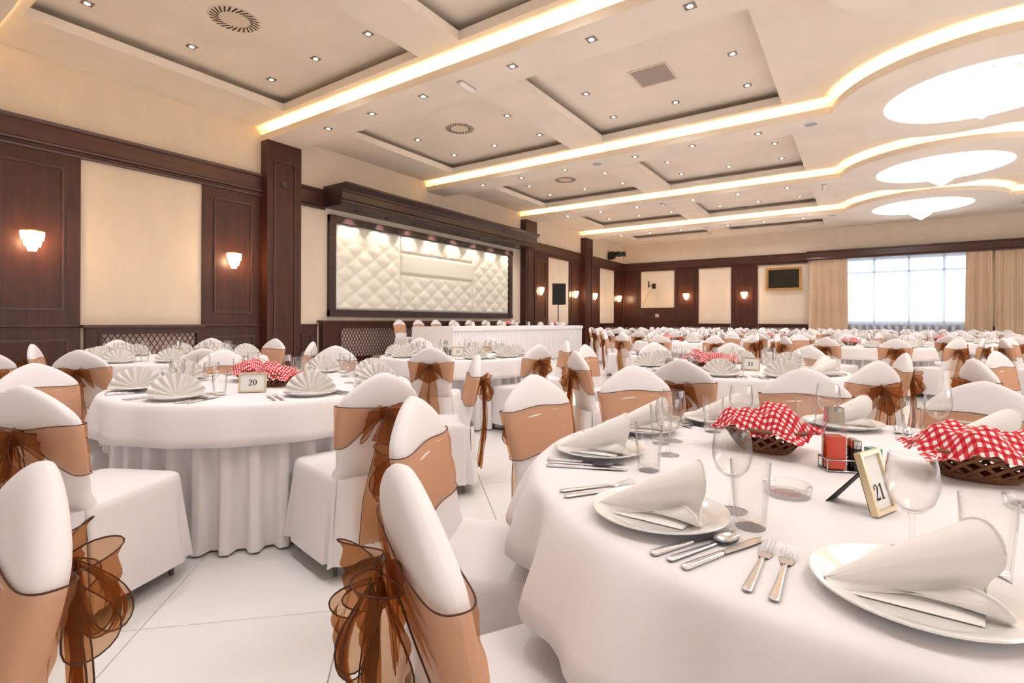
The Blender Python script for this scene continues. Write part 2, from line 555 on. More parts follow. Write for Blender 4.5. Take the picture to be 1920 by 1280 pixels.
# tufted leather panel in a dark frame
tp = empty('tufted_panel', (XL, 11.95, 1.29), label='long white button-tufted leather wall panel in a dark wooden frame', cat='wall panel')
def rel(mb, o):
    mb.v = [(x - o[0], y - o[1], z - o[2]) for x, y, z in mb.v]; return mb
TO = (XL, 11.95, 1.29)
fm = MB()
for (u0, u1, h0, h1) in [(7.90, 16.0, 1.29, 1.46), (7.90, 16.0, 3.67, 3.84), (7.90, 8.09, 1.46, 3.67), (15.81, 16.0, 1.46, 3.67)]:
    fm.box((u0, 0.0, h0), (u1, 0.10, h1), LW)
for u in (7.90, 15.81):
    for h in (1.29, 3.67): fm.box((u, 0.0, h), (u + 0.19, 0.125, h + 0.17), LW)
ob('frame', rel(fm, TO), 'dark_wood', tp)
def tuft(u0, u1, h0, h1, pu, ph, plain=False, name='tufted_cushion'):
    nu = max(8, int((u1 - u0) / 0.045)); nv = max(8, int((h1 - h0) / 0.045))
    def fn(s, t):
        u = u0 + (u1 - u0) * s; h = h0 + (h1 - h0) * t
        e = min(1.0, min(s * (u1 - u0), (1 - s) * (u1 - u0), t * (h1 - h0), (1 - t) * (h1 - h0)) / 0.05)
        e = math.sqrt(max(0, e))
        if plain: d = 0.05 + 0.02 * e
        else:
            p = (u - u0) / pu + (h - h0) / ph; q = (u - u0) / pu - (h - h0) / ph
            a, b = abs(math.sin(PI * p)), abs(math.sin(PI * q))
            d = 0.025 + 0.042 * (min(a, b) ** 0.55 * 0.6 + 0.4 * (a * b) ** 0.5) * (0.5 + 0.5 * e)
        if e == 0: d = 0.0
        return (0 + d, u - 11.95, h - 1.29)
    ob(name, MB().grid(fn, nu, nv), 'leather', tp, smooth=1)
    if not plain:
        B = MB(); i = 0
        k0 = int((u1 - u0) / pu * 2) + 2
        for a in range(-2, k0 * 2):
            for b in range(-k0 * 2, k0 * 2):
                u = u0 + (a + b) * pu / 2; h = h0 + (a - b) * ph / 2
                if u0 + 0.1 < u < u1 - 0.1 and h0 + 0.1 < h < h1 - 0.1:
                    B.lathe([(0.0, 0.0), (0.022, 0.004), (0.0, 0.012)], 6, (0, 0, 0), cap=False)
                    m_ = 18
                    B.v[-m_:] = [(0.03 + z, u - 11.95 + x, h - 1.29 + y) for x, y, z in B.v[-m_:]]
        if B.v: tag(ob('button', B, 'leather', tp), kind='stuff')
tuft(8.09, 10.33, 1.46, 3.67, 0.64, 0.46)
tuft(10.34, 13.66, 1.46, 2.53, 0.64, 0.46)
tuft(10.34, 13.66, 2.54, 3.16, 1, 1, True, 'plain_cushion')
tuft(10.34, 13.66, 3.17, 3.67, 0.64, 0.46)
tuft(13.67, 15.81, 1.46, 3.67, 0.64, 0.46)

# back wall
for (a, b) in [(XL, -1.98), (5.6, XR)]:
    ob('cornice', MB().prism(CORNICE, a, b, RB), 'wood_rail', wb)
SC_B = []
for (a, b) in [(-10.96, -9.94), (-8.10, -6.86), (-5.28, -4.07), (7.6, 8.8)]:
    wood_panel(wb, RB, a, b)
    SC_B.append((a + b) / 2)
p = ob('wood_panel', MB().box((-9.94, 0, 1.10), (-8.10, 0.035, 1.93), RB), 'wood', wb)
r = MB(); frame_ring(r, RB, -9.8, -8.24, 1.22, 1.80, 0.035, 0.03, 0.02); r.box((-9.94, 0, 1.90), (-8.10, 0.06, 1.94), RB)
ob('panel_moulding', r, 'wood_rail', p)
for (a, b) in [(-10.96, -9.94), (-9.94, -8.10), (-5.28, -4.07), (5.7, 7.6)]:
    wainscot(wb, RB, a, b)
wainscot(wb, RB, -8.10, -7.6)
grille_box(wb, RB, -7.55, -5.33, 1.10, 0.15, 0.25, 0.93, 0.15, 0.12)
grille_box(wb, RB, -4.02, -1.95, 1.10, 0.15, 0.25, 0.93, 0.15, 0.12)
# window with white frames, sill radiator screen, pelmet
win = ob('window_1', MB().box((WX0 - 0.05, YB - 0.16, 1.10), (WX1 + 0.05, YB + 0.12, 1.15)), 'frame_white', kind='structure')
wm = MB()
yy = YB + 0.12
for x in (WX0, 0.50, 1.70, 2.85, WX1 - 0.09): wm.box((x, yy, WZ0), (x + 0.09, yy + 0.07, WZ1))
for z in (WZ0, 3.34, WZ1 - 0.09): wm.box((WX0, yy, z), (WX1, yy + 0.07, z + 0.09))
ob('window_frame', wm, 'frame_white', win)
xs_ = [WX0, 0.50, 1.70, 2.85, WX1 - 0.09]
for i in range(4):
    for (z0, z1) in ((WZ0 + 0.09, 3.34), (3.43, WZ1 - 0.09)):
        ob('pane', MB().box((xs_[i] + 0.09, yy + 0.03, z0), (xs_[i + 1], yy + 0.036, z1)), 'pane', win)
rs = ob('radiator_screen', MB().box((-1.9, YB - 0.14, 0.05), (5.4, YB - 0.12, 1.06)), 'frame_white', wb)
for k in range(24):
    ob('slat', MB().box((-1.2 + k * 0.26, YB - 0.165, 0.10), (-1.2 + k * 0.26 + 0.13, YB - 0.14, 1.04)), 'wood', rs)
WP = [(0, 4.0), (0.42, 4.0), (0.44, 4.05), (0.42, 4.10), (0.42, 4.34), (0.46, 4.36), (0.46, 4.41), (0, 4.41)]
ob('trim_1', MB().prism(WP, -1.98, 5.60, RB), 'wood_rail', kind='structure')

# assumed windows on the unseen walls, added to go with the fill lights
for (nm, ln, fn_) in (('added_window_2', (-2.0, 20.0), lambda p: (XR - p[1], p[0], p[2])), ('added_window_3', (-7.0, 9.0), lambda p: (p[0], YF + p[1], p[2]))):
    w_ = MB()
    k = ln[0]
    while k <= ln[1] + 0.01:
        w_.box((k - 0.045, 0.0, 1.15), (k + 0.045, 0.08, 4.05), fn_); k += 2.0
    for z in (1.15, 3.3, 3.96): w_.box((ln[0], 0.0, z), (ln[1], 0.08, z + 0.09), fn_)
    wo = ob(nm, w_, 'frame_white', kind='structure')
    ob('pane', MB().box((ln[0], 0.01, 1.2), (ln[1], 0.02, 4.0), fn_), 'frosted', wo)

# ------------------------------------------------------------------ ceiling
def coffer_rows():
    rows = []
    edges = [YF - 0.82 + 0.6] + BY
    for k in range(len(BY)):
        a = (BY[k - 1] + BW if k > 0 else YF) + 0.26
        rows.append((a, BY[k] - 0.26))
    rows.append((BY[-1] + BW + 0.26, 26.04))
    return rows
ROWS = coffer_rows()
COLS = [(-9.72, -5.91), (-5.05, -1.26), (mx(-1.26), mx(-5.05)), (mx(-5.91), mx(-9.72))]
DR, DH = 2.22, 1.38
discs = [(CX, y + BW / 2) for y in BY]
xs = sorted({XL, XR, CX - 2.6, CX + 2.6} | {x for c in COLS for x in c})
ys = sorted({YF, YB} | {y for r_ in ROWS for y in r_} | {d[1] - 2.6 for d in discs} | {d[1] + 2.6 for d in discs})
cm = MB()
for i in range(len(xs) - 1):
    for j in range(len(ys) - 1):
        x, y = (xs[i] + xs[i + 1]) / 2, (ys[j] + ys[j + 1]) / 2
        if any(c[0] < x < c[1] for c in COLS) and any(r_[0] < y < r_[1] for r_ in ROWS): continue
        if any(abs(x - d[0]) < 2.6 and abs(y - d[1]) < 2.6 for d in discs): continue
        cm.add([(xs[i], ys[j], Z1), (xs[i], ys[j + 1], Z1), (xs[i + 1], ys[j + 1], Z1), (xs[i + 1], ys[j], Z1)], [(0, 1, 2, 3)])
N = 96
for (dx, dy) in discs:
    P = []; F = []
    for k in range(N):
        a = 2 * PI * k / N
        c, s = math.cos(a), math.sin(a)
        q = 2.6 / max(abs(c), abs(s))
        P += [(dx + 1.5 * c, dy + 1.5 * s, Z1), (dx + q * c, dy + q * s, Z1)]
    for k in range(N):
        q = (k + 1) % N
        F.append((2 * k, 2 * q, 2 * q + 1, 2 * k + 1))
    cm.add(P, F)
ceil = ob('ceiling', cm, 'ceiling_plaster', kind='structure')
ob('roof_slab', MB().box((XL - 0.2, YF - 0.2, 6.3), (XR + 0.2, YB + 0.25, 6.4)), 'ceiling_plaster', ceil)
G = 0.30
for c in COLS:
    for r_ in ROWS:
        x0, x1 = c; y0, y1 = r_
        m_ = MB()
        q = [(x0, y0), (x1, y0), (x1, y1), (x0, y1)]
        o_ = [(x0 - G, y0 - G), (x1 + G, y0 - G), (x1 + G, y1 + G), (x0 - G, y1 + G)]
        P = [(*p, Z1) for p in q] + [(*p, ZT) for p in q] + [(*p, ZT) for p in o_] + [(*p, Z2) for p in o_]
        F = []
        for k in range(4):
            n_ = (k + 1) % 4
            F += [(k, n_, 4 + n_, 4 + k), (4 + k, 4 + n_, 8 + n_, 8 + k), (8 + k, 8 + n_, 12 + n_, 12 + k)]
        m_.add(P, F)
        cf = ob('coffer', m_, 'ceiling_plaster', ceil)
        ob('coffer_panel', MB().add([(*p, Z2) for p in o_], [(0, 3, 2, 1)]), 'ceiling_plaster', cf)

def annulus(mb, c, r0, r1, z0, z1, a0, a1, n):
    P = []; F = []
    for k in range(n + 1):
        a = a0 + (a1 - a0) * k / n
        for (r, z) in ((r0, z0), (r1, z0), (r1, z1), (r0, z1)):
            P.append((c[0] + r * math.cos(a), c[1] + r * math.sin(a), z))
    for k in range(n):
        for q in range(4):
            F.append((4 * k + q, 4 * k + (q + 1) % 4, 4 * k + 4 + (q + 1) % 4, 4 * k + 4 + q))
    F += [(0, 3, 2, 1), (4 * n, 4 * n + 1, 4 * n + 2, 4 * n + 3)]
    mb.add(P, F)

CH = math.sqrt(DR ** 2 - (BW / 2) ** 2)
AH = math.asin(BW / 2 / DR)
for k, y in enumerate(BY):
    for sgn in (0, 1):
        a, b = (XL, CX - CH) if sgn == 0 else (CX + CH, XR)
        m_ = MB()
        F_ = (lambda t: y + t) if k else (lambda t: y + BW - t)       # the band above the viewer has its cove on the far side
        m_.box((a, F_(0), Z0 - 0.001), (b, F_(BW), Z0 + 0.04)).box((a, F_(0.30), Z0 + 0.04), (b, F_(BW), Z1)).box((a, F_(0), Z0 + 0.04), (b, F_(0.03), ZL))
        bd = ob('ceiling_band', m_, 'ceiling_plaster', ceil)
        ob('led_strip', MB().box((a + 0.05, F_(0.09), Z0 + 0.045), (b - 0.05, F_(0.13), Z0 + 0.06)), 'led_yellow', bd)
    c = (CX, y + BW / 2)
    m_ = MB()
    annulus(m_, c, DH, DR - 0.30, Z0, Z1, 0, 2 * PI, N)                       # solid ring
    annulus(m_, c, DR - 0.30, DR, Z0, Z0 + 0.04, PI + AH, 2 * PI - AH, 60)    # near shelf
    annulus(m_, c, DR - 0.03, DR, Z0 + 0.04, ZL, PI + AH, 2 * PI - AH, 60)    # near lip
    annulus(m_, c, DR - 0.30, DR, Z0, Z1, -AH, PI + AH, 60)                   # far side and the two ends
    rg = ob('ceiling_ring', m_, 'ceiling_plaster', ceil, smooth=30)
    L_ = MB(); annulus(L_, c, DR - 0.13, DR - 0.09, Z0 + 0.045, Z0 + 0.06, PI + AH + 0.03, 2 * PI - AH - 0.03, 20)
    ob('led_strip', L_, 'led_yellow', rg)
    dm = [(DH, Z1 - 0.02)] + [(1.42 * math.cos(t), Z1 + 0.02 + 0.62 * math.sin(t)) for t in [i * PI / 2 / 8 for i in range(9)]]
    dm[-1] = (0.0, dm[-1][1])
    ob('ceiling_dome', MB().lathe(dm, 64, (c[0], c[1], 0), cap=False), 'ceiling_plaster', rg, smooth=40)

# chandeliers
def chandelier():
    root = empty('chandelier', (0, 0, 0), cat='chandelier')
    def flute(a, r, z): return r * (1 + 0.018 * math.cos(18 * a))
    T = [('crystal_skirt', [(1.04, 0.42), (1.05, 0.34), (0.98, 0.20), (0.80, 0.06)]),
         ('crystal_basket', [(0.82, 0.10), (0.70, 0.0), (0.52, -0.10), (0.36, -0.16)]),
         ('crystal_drop', [(0.32, -0.12), (0.30, -0.24), (0.20, -0.33), (0.07, -0.41), (0.0, -0.46)])]
    for n, pr in T:
        ob(n, MB().lathe(pr, 36, cap=False, fl=flute), 'crystal_glow', root, smooth=1)
    rg = MB()
    for (r, z) in ((1.06, 0.43), (0.83, 0.10), (0.34, -0.13)):
        rg.tube([(r * math.cos(a), r * math.sin(a), z) for a in [2 * PI * i / 48 for i in range(49)]], 0.012, 5, cap=False)
    ob('ring_frame', rg, 'gilt', root, smooth=1)
    ob('light_baffle', MB().lathe([(1.03, 0.425), (1.0, 0.435), (0.0, 0.44)], 36, cap=False), 'ceiling_plaster', root, smooth=1)  # added baffle, keeps the crystals' upward light off the dome
    rod = MB().lathe([(0.02, 0.3), (0.02, 0.85), (0.12, 0.86), (0.12, 0.90)], 12)
    ob('ceiling_rod', rod, 'gilt', root, smooth=40)
    return root
CHL = ['crystal chandelier of the ring behind the viewer', 'crystal chandelier of the ring cut by the top edge of the picture',
       'largest glowing crystal chandelier, in the ring nearest to the viewer', 'middle one of the three glowing crystal chandeliers', 'smallest crystal chandelier, in the ring closest to the back wall']
ch0 = chandelier()
for k, (dx, dy) in enumerate(discs):
    o = ch0 if k == 0 else dup(ch0, (dx, dy, 5.17))
    o.location = (dx, dy, 5.17)
    tag(o, CHL[k], 'chandelier', 'crystal chandeliers in the ceiling rings')

# recessed spotlights
def downlight():
    root = empty('recessed_spotlight', cat='spotlight')
    f_ = MB(); w = 0.072
    f_.add([(-w, -w, 0), (w, -w, 0), (w, w, 0), (-w, w, 0), (-w, -w, -0.006), (w, -w, -0.006), (w, w, -0.006), (-w, w, -0.006), (-0.046, -0.046, -0.008), (0.046, -0.046, -0.008), (0.046, 0.046, -0.008), (-0.046, 0.046, -0.008)],
           [(0, 1, 5, 4), (1, 2, 6, 5), (2, 3, 7, 6), (3, 0, 4, 7), (4, 5, 9, 8), (5, 6, 10, 9), (6, 7, 11, 10), (7, 4, 8, 11), (8, 9, 10, 11)])
    ob('square_frame', f_, 'spot_frame', root)
    ob('lens', MB().lathe([(0.036, -0.0085), (0.030, -0.013), (0.0, -0.015)], 16, cap=False), 'spot_lens', root)
    return root
dl0 = downlight(); dl_used = [False]
def place_dl(x, y, z, label, group, lit=True):
    if not dl_used[0]:
        dl_used[0] = True; o = dl0; o.location = (x, y, z)
    else: o = dup(dl0, (x, y, z))
    tag(o, label, 'spotlight', group)
    if lit: lamp('spot_lamp', 'SPOT', (0, 0, -0.02), SPOT_W, (0.885, 0.92, 1.0), o, 0.04, rad(140), 1.0)
ordn = ['nearest', 'second', 'third', 'fourth']
BX = [-9.1, -7.75, -6.39, -4.48, -3.13, -1.77]
for k in range(1, 5):
    for i, x in enumerate(BX):
        place_dl(x, BY[k] + 0.36, Z0 - 0.001, '%s of the six square spotlights from the left wall on the %s lowered ceiling band' % (['first', 'second', 'third', 'fourth', 'fifth', 'last'][i], ordn[k - 1]), 'spotlights on the ceiling bands')
for x in BX + [mx(x_) for x_ in BX]:
    place_dl(x, BY[0] + 0.46, Z0 - 0.001, 'square spotlight on the ceiling band above the viewer', 'spotlights above the viewer')
for x in BX[3:]:
    for k in (1, 2, 3, 4):
        place_dl(mx(x), BY[k] + 0.36, Z0 - 0.001, 'square spotlight on the far side of the chandelier rings', 'spotlights beyond the rings')
for b in range(1, 6):
    for s, cx_ in enumerate((-7.815, -3.155)):
        yc = (ROWS[b][0] + ROWS[b][1]) / 2 if b < 5 else (ROWS[4][0] + ROWS[4][1]) / 2 + 5.2475
        for (i, j) in ((-1, 1), (0, 1), (1, 1), (-1, 0), (1, 0), (-1, -1), (0, -1), (1, -1)):
            x, y = cx_ + 1.37 * i, yc + 1.39 * j
            if b == 5: y = 25.50 - 1.39 * (1 - j)
            if y > ROWS[b][1] + G - 0.08: continue
            if j == -1 and b > 1: continue
            if j == 0 and b > 3: continue
            place_dl(x, y, Z2, 'square spotlight at the %s of the %s %s ceiling coffer' % ({(-1, 1): 'far left corner', (0, 1): 'far edge', (1, 1): 'far right corner', (-1, 0): 'left edge', (1, 0): 'right edge', (-1, -1): 'near left corner', (0, -1): 'near edge', (1, -1): 'near right corner'}[(i, j)], ORD[b - 1], ('wall-side', 'ring-side')[s]), 'spotlights in the ceiling coffers', (i == 0 and j >= 0) or (b > 3 and j > 0))

# vents, speakers, emergency lamps on the ceiling
def round_vent(x, y, label):
    root = empty('round_air_diffuser', (x, y, Z2), cat='air vent', label=label, group='round ceiling diffusers')
    ob('diffuser_plate', MB().lathe([(0.36, 0.0), (0.355, -0.008), (0.0, -0.010)], 40, cap=False), 'vent_face', root, smooth=40)
    for k in range(26):
        a = 2 * PI * k / 26
        s_ = MB().box((-0.07, -0.011, -0.0125), (0.07, 0.011, -0.0095))
        o = ob('slot', s_, 'vent_slot', root) if k == 0 else ob('slot', first, None, root)
        if k == 0: first = o.data
        o.location = (0.27 * math.cos(a), 0.27 * math.sin(a), 0); o.rotation_euler = (0, 0, a + 0.5)
for b, t in ((1, 'largest round slotted air diffuser, in the nearest ceiling coffer'), (2, 'round slotted air diffuser in the second coffer from the viewer'), (3, 'smallest round slotted air diffuser, in the third coffer')):
    round_vent(-7.815, (ROWS[b][0] + ROWS[b][1]) / 2, t)
sv = empty('square_air_vent', (-3.155, (ROWS[2][0] + ROWS[2][1]) / 2, Z2), cat='air vent', label='square slatted air vent in the middle of a ceiling coffer')
v_ = MB()
for (a, b, c, d) in ((-.36, .36, -.38, -.34), (-.36, .36, .34, .38), (-.36, -.32, -.34, .34), (.32, .36, -.34, .34)): v_.box((a, c, -0.012), (b, d, 0))
ob('vent_frame', v_, 'vent_face', sv)
ob('vent_back', MB().box((-.32, -.34, -0.002), (.32, .34, 0)), 'slat_grey', sv)
sl = MB().box((-.32, -0.012, -0.010), (.32, 0.006, -0.003)).mesh('slat', 'slat_grey')
for k in range(22):
    ob('slat', sl, None, sv, loc=(0, -0.325 + k * 0.031, 0))
for (x, k, t) in ((-5.47, 2, 'round grey ceiling speaker between the two rows of coffers'), (-0.81, 2, 'round grey ceiling speaker beside the large chandelier ring'), (-5.3, 4, 'faint round ceiling speaker on the farthest band, beside the fourth spotlight'), (-0.83, 4, 'small round ceiling speaker beside the farthest chandelier ring')):
    sp = empty('ceiling_speaker', (x, BY[k] + 0.37, Z0 - 0.001), cat='speaker', label=t, group='ceiling speakers')
    ob('rim', MB().lathe([(0.14, 0.0), (0.14, -0.012), (0.115, -0.014)], 32, cap=False), 'white_plastic', sp, smooth=40)
    ob('mesh_grille', MB().lathe([(0.118, -0.012), (0.0, -0.014)], 32, cap=False), 'grille_grey', sp)
for (x, k, t) in ((-5.48, 1, 'oblong white emergency lamp on the nearest ceiling band'), (-5.5, 3, 'small white emergency lamp on the third ceiling band')):
    e_ = empty('emergency_lamp', (x, BY[k] + 0.45, Z0 - 0.001), rad(90), cat='emergency light', label=t)
    pr = []
    ob('lamp_base', MB().box((-0.19, -0.055, -0.025), (0.19, 0.055, 0)), 'slat_grey', e_)
    sh = MB().grid(lambda s, t: ((-0.18 + 0.36 * s), 0.05 * math.cos(PI * t) * (1 - 0.2 * abs(2 * s - 1) ** 4), -0.025 - 0.06 * math.sin(PI * t) * (1 - 0.35 * abs(2 * s - 1) ** 3)), 12, 10)
    sh.grid(lambda s, t: (-0.18, 0.04 * math.cos(PI * t) * s, -0.025 - 0.039 * math.sin(PI * t) * s), 1, 10)
    sh.grid(lambda s, t: (0.18, 0.04 * math.cos(PI * t) * s, -0.025 - 0.039 * math.sin(PI * t) * s), 1, 10)
    ob('diffuser', sh, 'white_plastic', e_, smooth=50)
d_ = empty('ceiling_sensor', (-0.85, BY[3] + 0.52, Z0 - 0.001), cat='sensor', label='small white cylindrical sensor hanging beside the middle chandelier ring')
ob('mount', MB().lathe([(0.05, 0), (0.05, -0.03)], 16), 'slat_grey', d_, smooth=30)
ob('body', MB().lathe([(0.055, -0.03), (0.06, -0.06), (0.06, -0.15), (0.045, -0.17), (0.0, -0.172)], 16, cap=False), 'white_plastic', d_, smooth=30)

# ------------------------------------------------------------------ things on the walls
def sconce():
    root = empty('wall_sconce', cat='wall lamp')
    ob('back_plate', MB().box((-0.05, 0, -0.12), (0.05, 0.02, 0.16)), 'gilt', root)
    rim = MB().tube([(0.15 * math.cos(a), 0.02 + 0.13 * math.sin(a), 0.13) for a in [PI * i / 16 for i in range(17)]], 0.008, 6)
    ob('rim', rim, 'gilt', root, smooth=1)
    P = MB()
    def hb(r0, r1, z0, z1, nz):
        n = 24
        def fn(s, t):
            a = PI * s
            r = (r0 + (r1 - r0) * t) * (1 + 0.05 * abs(math.sin(a * 12)))
            return (r * math.cos(a), 0.02 + r * 0.86 * math.sin(a), z0 + (z1 - z0) * t - 0.012 * abs(math.sin(a * 6)) * t)
        P.grid(fn, 48, nz)
    hb(0.148, 0.135, 0.13, 0.0, 4); hb(0.125, 0.095, 0.03, -0.11, 4); hb(0.085, 0.05, -0.06, -0.18, 3)
    ob('crystal_basket', P, 'sconce_glow', root, smooth=1)
    return root
sc0 = sconce()
LBL_L = ['nearest glowing crystal wall sconce, on the wide dark panel', 'crystal wall sconce on the narrow wood panel before the first pillar', 'crystal wall sconce just left of the black loudspeaker',
         'crystal wall sconce just right of the black loudspeaker', 'crystal wall sconce on the wood panel after the last pillar', 'crystal wall sconce in the far corner, mirrored in the panel beside it']
LBL_B = [None, 'crystal wall sconce on the back wall near the empty bracket', 'crystal wall sconce on the back wall beside the television', None]
first = True
for i, u in enumerate(SC_L):
    pos = (XL + 0.037, u, 2.47)
    if first: o = sc0; o.location = pos; o.rotation_euler = (0, 0, rad(-90)); first = False
    else: o = dup(sc0, pos, rad(-90))
    tag(o, LBL_L[i], 'wall lamp', 'crystal wall sconces')
    lamp('sconce_lamp', 'POINT', (0, 0.24, -0.02), 20.0, (1, 0.66, 0.36), o, 0.10)
for i, u in enumerate(SC_B):
    if LBL_B[i]:
        o = dup(sc0, (u, YB - 0.037, 2.53), rad(180), label=LBL_B[i], cat='wall lamp', group='crystal wall sconces')
        lamp('sconce_lamp', 'POINT', (0, 0.24, -0.02), 20.0, (1, 0.66, 0.36), o, 0.10)

# television in a gilt frame
tv = empty('television', (-2.955, YB, 3.24), label='flat black television in a gilt picture frame on the back wall', cat='television')
g_ = MB(); w, h = 0.745, 0.535
for (a, b, c, d) in ((-w, w, -h, -h + 0.10), (-w, w, h - 0.10, h), (-w, -w + 0.10, -h + 0.10, h - 0.10), (w - 0.10, w, -h + 0.10, h - 0.10)):
    g_.box((a, -0.10, c), (b, -0.002, d)); 
for (a, b, c, d) in ((-w, w, -h, -h + 0.03), (-w, w, h - 0.03, h), (-w, -w + 0.03, -h, h), (w - 0.03, w, -h, h)): g_.box((a, -0.13, c), (b, -0.10, d))
ob('gilt_frame', g_, 'gilt', tv)
ob('screen', MB().box((-w + 0.10, -0.07, -h + 0.10), (w - 0.10, -0.004, h - 0.10)), 'screen', tv)
# empty screen bracket with a dangling cable
br = empty('screen_bracket', (-9.5, YB, 3.1), label='empty black screen bracket with a dangling cable on the back wall', cat='bracket')
ob('wall_plate', MB().box((-0.03, -0.03, -0.05), (0.03, -0.002, 0.30)), 'black_plastic', br)
ob('arm', MB().tube([(0, -0.03, 0.08), (0.10, -0.18, 0.06), (0.26, -0.22, 0.03)], 0.022, 6), 'black_plastic', br)
ob('head_plate', MB().box((0.26, -0.26, -0.14), (0.46, -0.22, 0.14)).box((0.24, -0.22, -0.05), (0.30, -0.19, 0.08)), 'black_plastic', br)
ob('cable', MB().tube([(0.1, -0.06, 0.05), (0.12, -0.05, -0.12), (0.0, -0.03, -0.35), (-0.2, -0.02, -0.7), (-0.36, -0.015, -1.15)], 0.008, 5), 'slat_grey', br, smooth=1)
so = empty('wall_socket', (-9.02, YB - 0.056, 1.52), label='pale double power socket on the dark panel of the back wall', cat='socket')
ob('plate', MB().box((-0.09, -0.012, -0.09), (0.09, 0, 0.09)), 'white_plastic', so)
ob('outlet', MB().box((-0.07, -0.016, 0.01), (0.07, -0.012, 0.07)).box((-0.07, -0.016, -0.07), (0.07, -0.012, -0.01)), 'slat_grey', so)
# stage light on the left wall
mh = empty('stage_light', (XL, 25.15, 4.72), label='black moving-head stage light fixed high near the far corner', cat='stage light')
ob('bracket', MB().box((0.002, -0.05, -0.22), (0.05, 0.05, 0.05)).box((0.02, -0.04, -0.26), (0.30, 0.04, -0.20)), 'black_plastic', mh)
ob('base', MB().box((0.08, -0.16, -0.20), (0.36, 0.16, 0.14)), 'black_plastic', mh)
bd_ = MB().lathe([(0.0, 0), (0.12, 0.01), (0.15, 0.1), (0.15, 0.22), (0.11, 0.30), (0.13, 0.42), (0.145, 0.52), (0.13, 0.54), (0.0, 0.53)], 18, cap=False)
bd_.v = [(0.40 + z * 0.75, 0.10 + x + z * 0.45, y + 0.02) for x, y, z in bd_.v]
ob('head', bd_, 'black_plastic', mh, smooth=40)
ob('yoke', MB().box((0.36, -0.06, -0.05), (0.62, -0.02, 0.07)).box((0.36, 0.30, -0.05), (0.72, 0.34, 0.07)).box((0.34, -0.06, -0.05), (0.38, 0.34, 0.07)), 'black_plastic', mh)
cc = empty('security_camera', (XL, 26.75, 4.96), label='tiny white security camera in the far upper corner', cat='camera')
ob('mount', MB().tube([(0.002, 0, 0), (0.10, -0.03, 0)], 0.02, 8), 'white_plastic', cc)
ob('housing', MB().tube([(0.08, -0.02, 0.0), (0.26, -0.12, -0.05)], 0.045, 10), 'white_plastic', cc, smooth=40)
ob('camera_lens', MB().tube([(0.26, -0.12, -0.05), (0.28, -0.131, -0.056)], 0.035, 10), 'black_plastic', cc)
# loudspeaker and stand
st = empty('speaker_stand', (-9.5, 17.05, 0), label='thin black tripod stand carrying the loudspeaker', cat='stand')
ob('pole', MB().tube([(0, 0, 0.25), (0, 0, 1.82)], 0.02, 8), 'black_plastic', st)
for k in range(3):
    a = 2 * PI * k / 3 + 0.4
    ob('leg', MB().tube([(0, 0, 0.62), (0.42 * math.cos(a), 0.42 * math.sin(a), 0.012)], 0.012, 6), 'black_plastic', st)
ob('collar', MB().lathe([(0.032, 0.58), (0.032, 0.68)], 10), 'black_plastic', st)
lsx, lsy = -9.5, 17.05
ls = empty('loudspeaker', (lsx, lsy, 1.82), rad(38), label='black loudspeaker box on a tripod beyond the head table', cat='loudspeaker')
ob('cabinet', MB().add([(-0.26, -0.20, 0), (0.26, -0.20, 0), (0.20, 0.2, 0), (-0.20, 0.2, 0), (-0.26, -0.20, 0.80), (0.26, -0.20, 0.80), (0.20, 0.2, 0.80), (-0.20, 0.2, 0.80)],
   [(0, 3, 2, 1), (4, 5, 6, 7), (0, 1, 5, 4), (1, 2, 6, 5), (2, 3, 7, 6), (3, 0, 4, 7)]), 'black_plastic', ls)
ob('front_grille', MB().box((-0.245, -0.215, 0.02), (0.245, -0.20, 0.78)), 'black_cloth', ls)

# curtains and sheer
def curtain(x0, x1, y, z0, z1, folds, amp, flare=0.0, seed=1):
    r_ = random.Random(seed)
    ph = [r_.uniform(0, 6.28) for _ in range(3)]
    def fn(s, t):
        z = z1 + (z0 - z1) * t
        x = x0 + (x1 - x0) * s + flare * t * (2 * s - 1)
        q = 2 * PI * folds * s
        a = amp * (0.55 + 0.45 * t)
        d = a * (0.62 * math.sin(q + 0.7 * math.sin(0.37 * q + ph[0])) + 0.38 * math.sin(0.53 * q + ph[1] + 0.5 * t)) + 0.02 * math.sin(3 * t + ph[2] + q * 0.2)
        return (x + 0.25 * a * math.cos(q + ph[2]), y + d, z)
    return MB().grid(fn, int(folds * 12), 14)
cl1 = curtain(-1.86, -0.42, YB - 0.30, 0.02, 4.02, 9, 0.07, 0.05, 3)
ob('curtain', cl1, 'curtain', smooth=1, label='beige pleated curtain hanging beside the television', cat='curtain')
ob('curtain', curtain(3.52, 4.30, YB - 0.30, 0.02, 4.02, 6, 0.07, 0.03, 4), 'curtain', smooth=1, label='beige pleated curtain closing the right side of the bright window', cat='curtain')
ob('curtain', curtain(4.36, 5.9, YB - 0.29, 0.02, 4.02, 9, 0.07, 0.0, 5), 'curtain', smooth=1, label='beige pleated curtain cut by the right edge of the picture', cat='curtain')
ob('sheer_curtain', curtain(-0.9, 3.85, YB - 0.21, 0.03, 4.02, 26, 0.022, 0.0, 6), 'voile', smooth=1, label='white see-through voile curtain in front of the bright window', cat='curtain')

